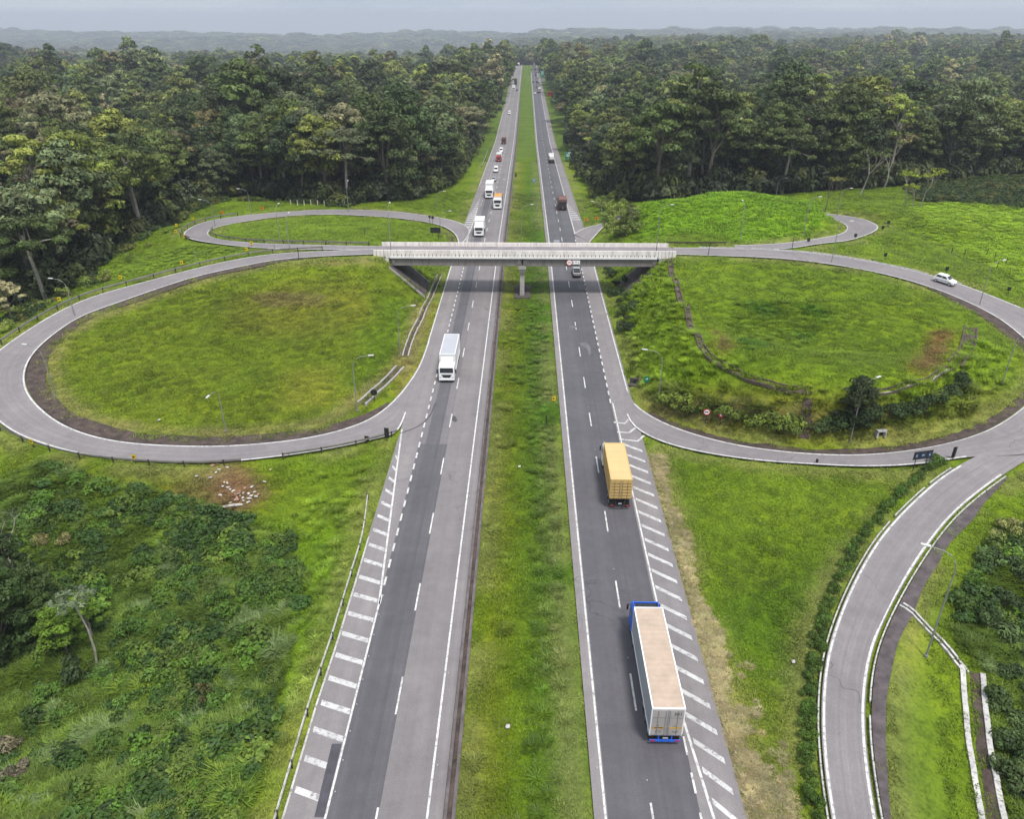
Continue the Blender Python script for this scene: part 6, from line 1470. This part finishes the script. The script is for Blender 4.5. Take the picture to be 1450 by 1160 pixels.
def car(name, label, pos, rz, col, kind='hatch', cat='car', pitch=0):
    o = thing(name, pos, rz, label, cat); o.rotation_euler[0] = pitch; W = 1.68
    if kind == 'hatch': L, body, roof = 3.9, [(-1.93, .32), (1.9, .3), (1.95, .6), (1.75, .8), (.95, .95), (-1.75, .98), (-1.93, .75)], [(-1.72, .97), (.98, .94), (.28, 1.46), (-.2, 1.52), (-1.35, 1.48)]
    elif kind == 'sedan': L, body, roof = 4.3, [(-2.1, .32), (2.1, .3), (2.15, .6), (1.95, .78), (1.0, .92), (-1.5, .95), (-2.1, .9)], [(-1.45, .94), (1.05, .91), (.35, 1.42), (-.2, 1.46), (-.95, 1.42)]
    elif kind == 'van': L, body, roof = 5.2, [(-2.6, .35), (2.55, .35), (2.6, .8), (2.4, 1.1), (1.9, 1.2), (-2.6, 1.3)], [(-2.58, 1.28), (1.92, 1.18), (1.2, 2.05), (.6, 2.2), (-2.5, 2.2)]
    else: L, body, roof = 5.0, [(-2.5, .45), (2.45, .42), (2.5, .8), (2.3, 1.0), (1.2, 1.08), (-2.5, 1.12)], [(-.7, 1.1), (1.25, 1.06), (.6, 1.62), (.1, 1.68), (-.55, 1.64)]
    m_ = MB(); m_.prism(body, -W/2, W/2, 'x'); b_ = m_.build('body', col, o); bv = b_.modifiers.new('soft', 'BEVEL'); bv.width = .09; bv.segments = 3; bv.limit_method = 'ANGLE'
    n = len(roof); m_ = MB(); vs = []
    for s_ in (-1, 1):
        for (y, z) in roof:
            t = (z-roof[0][1])/(max(q[1] for q in roof)-roof[0][1]); vs.append((s_*W/2*(.965-.13*t), y, z))
    m_.add(vs, [tuple(range(n))[::-1], tuple(range(n, 2*n))]+[(i, (i+1) % n, n+(i+1) % n, n+i) for i in range(n)]); rf = m_.build('cabin', col, o); bv = rf.modifiers.new('soft', 'BEVEL'); bv.width = .05; bv.segments = 2
    def pane(pts, nm): 
        c0 = sum((Vector(p) for p in pts), Vector())/len(pts); nrm = (Vector(pts[1])-Vector(pts[0])).cross(Vector(pts[2])-Vector(pts[0])).normalized(); mid = Vector((0, -.3, 1.1))
        if nrm.dot(c0-mid) < 0: nrm = -nrm
        q = [Vector(p) for p in pts]; g = MB(); k = len(q); g.add([p+nrm*.022 for p in q]+[p-nrm*.03 for p in q], [tuple(range(k)), tuple(range(k, 2*k))[::-1]]+[(i, (i+1) % k, k+(i+1) % k, k+i) for i in range(k)]); g.build(nm, M['glass'], rf)
    zb, zt = roof[0][1], max(q[1] for q in roof); X = lambda z: W/2*(.965-.13*(z-zb)/(zt-zb))
    def lerp(a, b2, t): return (a[0]+(b2[0]-a[0])*t, a[1]+(b2[1]-a[1])*t)
    f0, f1 = roof[1], roof[2]; a, c = lerp(f0, f1, .1), lerp(f0, f1, .9); pane([(-X(a[1])*.88, a[0], a[1]), (X(a[1])*.88, a[0], a[1]), (X(c[1])*.88, c[0], c[1]), (-X(c[1])*.88, c[0], c[1])], 'windscreen')
    r0, r1 = roof[0], roof[-1]; a, c = lerp(r0, r1, .2), lerp(r0, r1, .85); pane([(-X(a[1])*.84, a[0], a[1]), (X(a[1])*.84, a[0], a[1]), (X(c[1])*.84, c[0], c[1]), (-X(c[1])*.84, c[0], c[1])], 'rear_window')
    z0, z1 = zb+(zt-zb)*.12, zb+(zt-zb)*.8
    def edge(z, front): 
        p_, q = (roof[1], roof[2]) if front else (roof[0], roof[-1]); t = (z-p_[1])/(q[1]-p_[1]); return p_[0]+(q[0]-p_[0])*max(0, min(1, t))
    ym = (roof[1][0]+roof[0][0])/2-.05
    for s_ in (-1, 1):
        if kind != 'van': pane([(s_*X(z0), edge(z0, 0)+.16, z0), (s_*X(z0), ym-.05, z0), (s_*X(z1), ym-.05, z1), (s_*X(z1), edge(z1, 0)+.16, z1)], 'side_window')
        ymm = ym if kind != 'van' else .4
        pane([(s_*X(z0), ymm+.05, z0), (s_*X(z0), edge(z0, 1)-.2, z0), (s_*X(z1), edge(z1, 1)-.12, z1), (s_*X(z1), ymm+.05, z1)], 'side_window')
        h_ = MB(); h_.bbox(s_*W*.34, body[2][0]-.12, body[2][1]+.06, .38, .3, .16, .04); h_.build('headlight', M['steel'], b_)
        t_ = MB(); t_.bbox(s_*W*.42, body[0][0]+.02, .78, .16, .1, .3, .03); t_.build('tail_light', M['red_paint'], b_)
        mr = MB(); mr.bbox(s_*(W/2+.09), edge(z0, 1)-.25, zb+.08, .2, .12, .15, .04); mr.build('mirror', col, b_)
        st = MB(); st.box(s_*(W/2+.008), 0, .62, .02, L*.55, .06); st.build('side_strip', M['chassis'], b_)
        for y in (-L/2+.72, L/2-.78): wheel(o, s_*(W/2-.08), y, .3, .2)
    bp = MB(); bp.bbox(0, body[1][0]-.03, .42, W*.8, .12, .16, .04); bp.build('grille', M['chassis'], b_); pl2 = MB(); pl2.box(0, body[0][0]-.012, .62, .4, .02, .13); pl2.build('number_plate', M['lightgrey_body'], b_)
    if kind == 'pickup':
        bd = MB(); bd.box(0, -1.6, 1.13, W*.84, 1.6, .03); bd.build('load_bed', M['dark_metal'], o); bd = MB(); bd.box(0, -2.5, .5, W*.9, .12, .22); bd.build('rear_bumper', M['chassis'], o)
    return o
def on_road(px, py, X, sgn): y = P(px, py, -3).y; 
def road_car(px, py, X, h, col, kind, label, name='car', cat='car'):
    y = 200.0
    for _ in range(20): y = .5*y+.5*P(px, py, float(prof(y))).y
    sg = 1 if h == 'n' else -1; L = 4
    sl = math.atan2(float(prof(y+4)-prof(y-4)), 8)
    return car(name, label, (X, y+(2 if h == 'n' else 2), float(prof(y+2))+.004), 0 if sg > 0 else math.pi, col, kind, cat, sl*sg)
wh = M['white_body']; dkc = simple('dark_car_paint', (.02, .02, .024), .3, 0, .1)
# white hatchback on the right ramp
p_ = P(1336, 403, 6.45); L, Rr = ramps['east_loop']; cc = (L+Rr)/2; i = int(np.argmin(np.hypot(cc[:, 0]-p_.x, cc[:, 1]-p_.y))); d = cc[i-2]-cc[i+2]
car('hatchback', 'white hatchback driving down the right ramp', (p_.x, p_.y, cc[i, 2]+.02), math.atan2(-d[0], d[1]), wh, 'hatch', 'car', math.atan2(d[2], np.hypot(d[0], d[1])))
road_car(816.6, 393, 10.75, 'n', simple('silver_paint', A(196, 196, 198), .35, .2, .05), 'pickup', 'silver pickup with a dark load bed under the overpass heading north', 'pickup', 'pickup')
road_car(698.6, 257.5, -12.2, 's', simple('silver_car', A(210, 210, 214), .35, .2, .05), 'sedan', 'silver-white car heading south behind the tall white lorry')
road_car(701.5, 244.5, -12.2, 's', wh, 'van', 'white van heading south behind the silver-white car', 'van', 'van')
road_car(712, 216.5, -12.2, 's', wh, 'van', 'white van heading south between the red-fronted and maroon lorries', 'van', 'van')
road_car(721.7, 162, -12.0, 's', wh, 'van', 'white van alone heading south at the lane merge', 'van', 'van')
road_car(733.8, 128.5, -8.8, 's', dkc, 'sedan', 'far dark car on the inner southbound lane')
road_car(759, 133, 7.2, 'n', wh, 'sedan', 'far white car on the inner northbound lane beside the queue')
road_car(755.8, 117, 6.4, 'n', dkc, 'sedan', 'far dark car on the inner northbound lane beside the third lorry')
road_car(755, 99.5, 6.4, 'n', dkc, 'sedan', 'farthest dark car on the inner northbound lane')
road_car(759.2, 107.5, 10.2, 'n', dkc, 'van', 'far dark van between the northbound lorries', 'van', 'van')
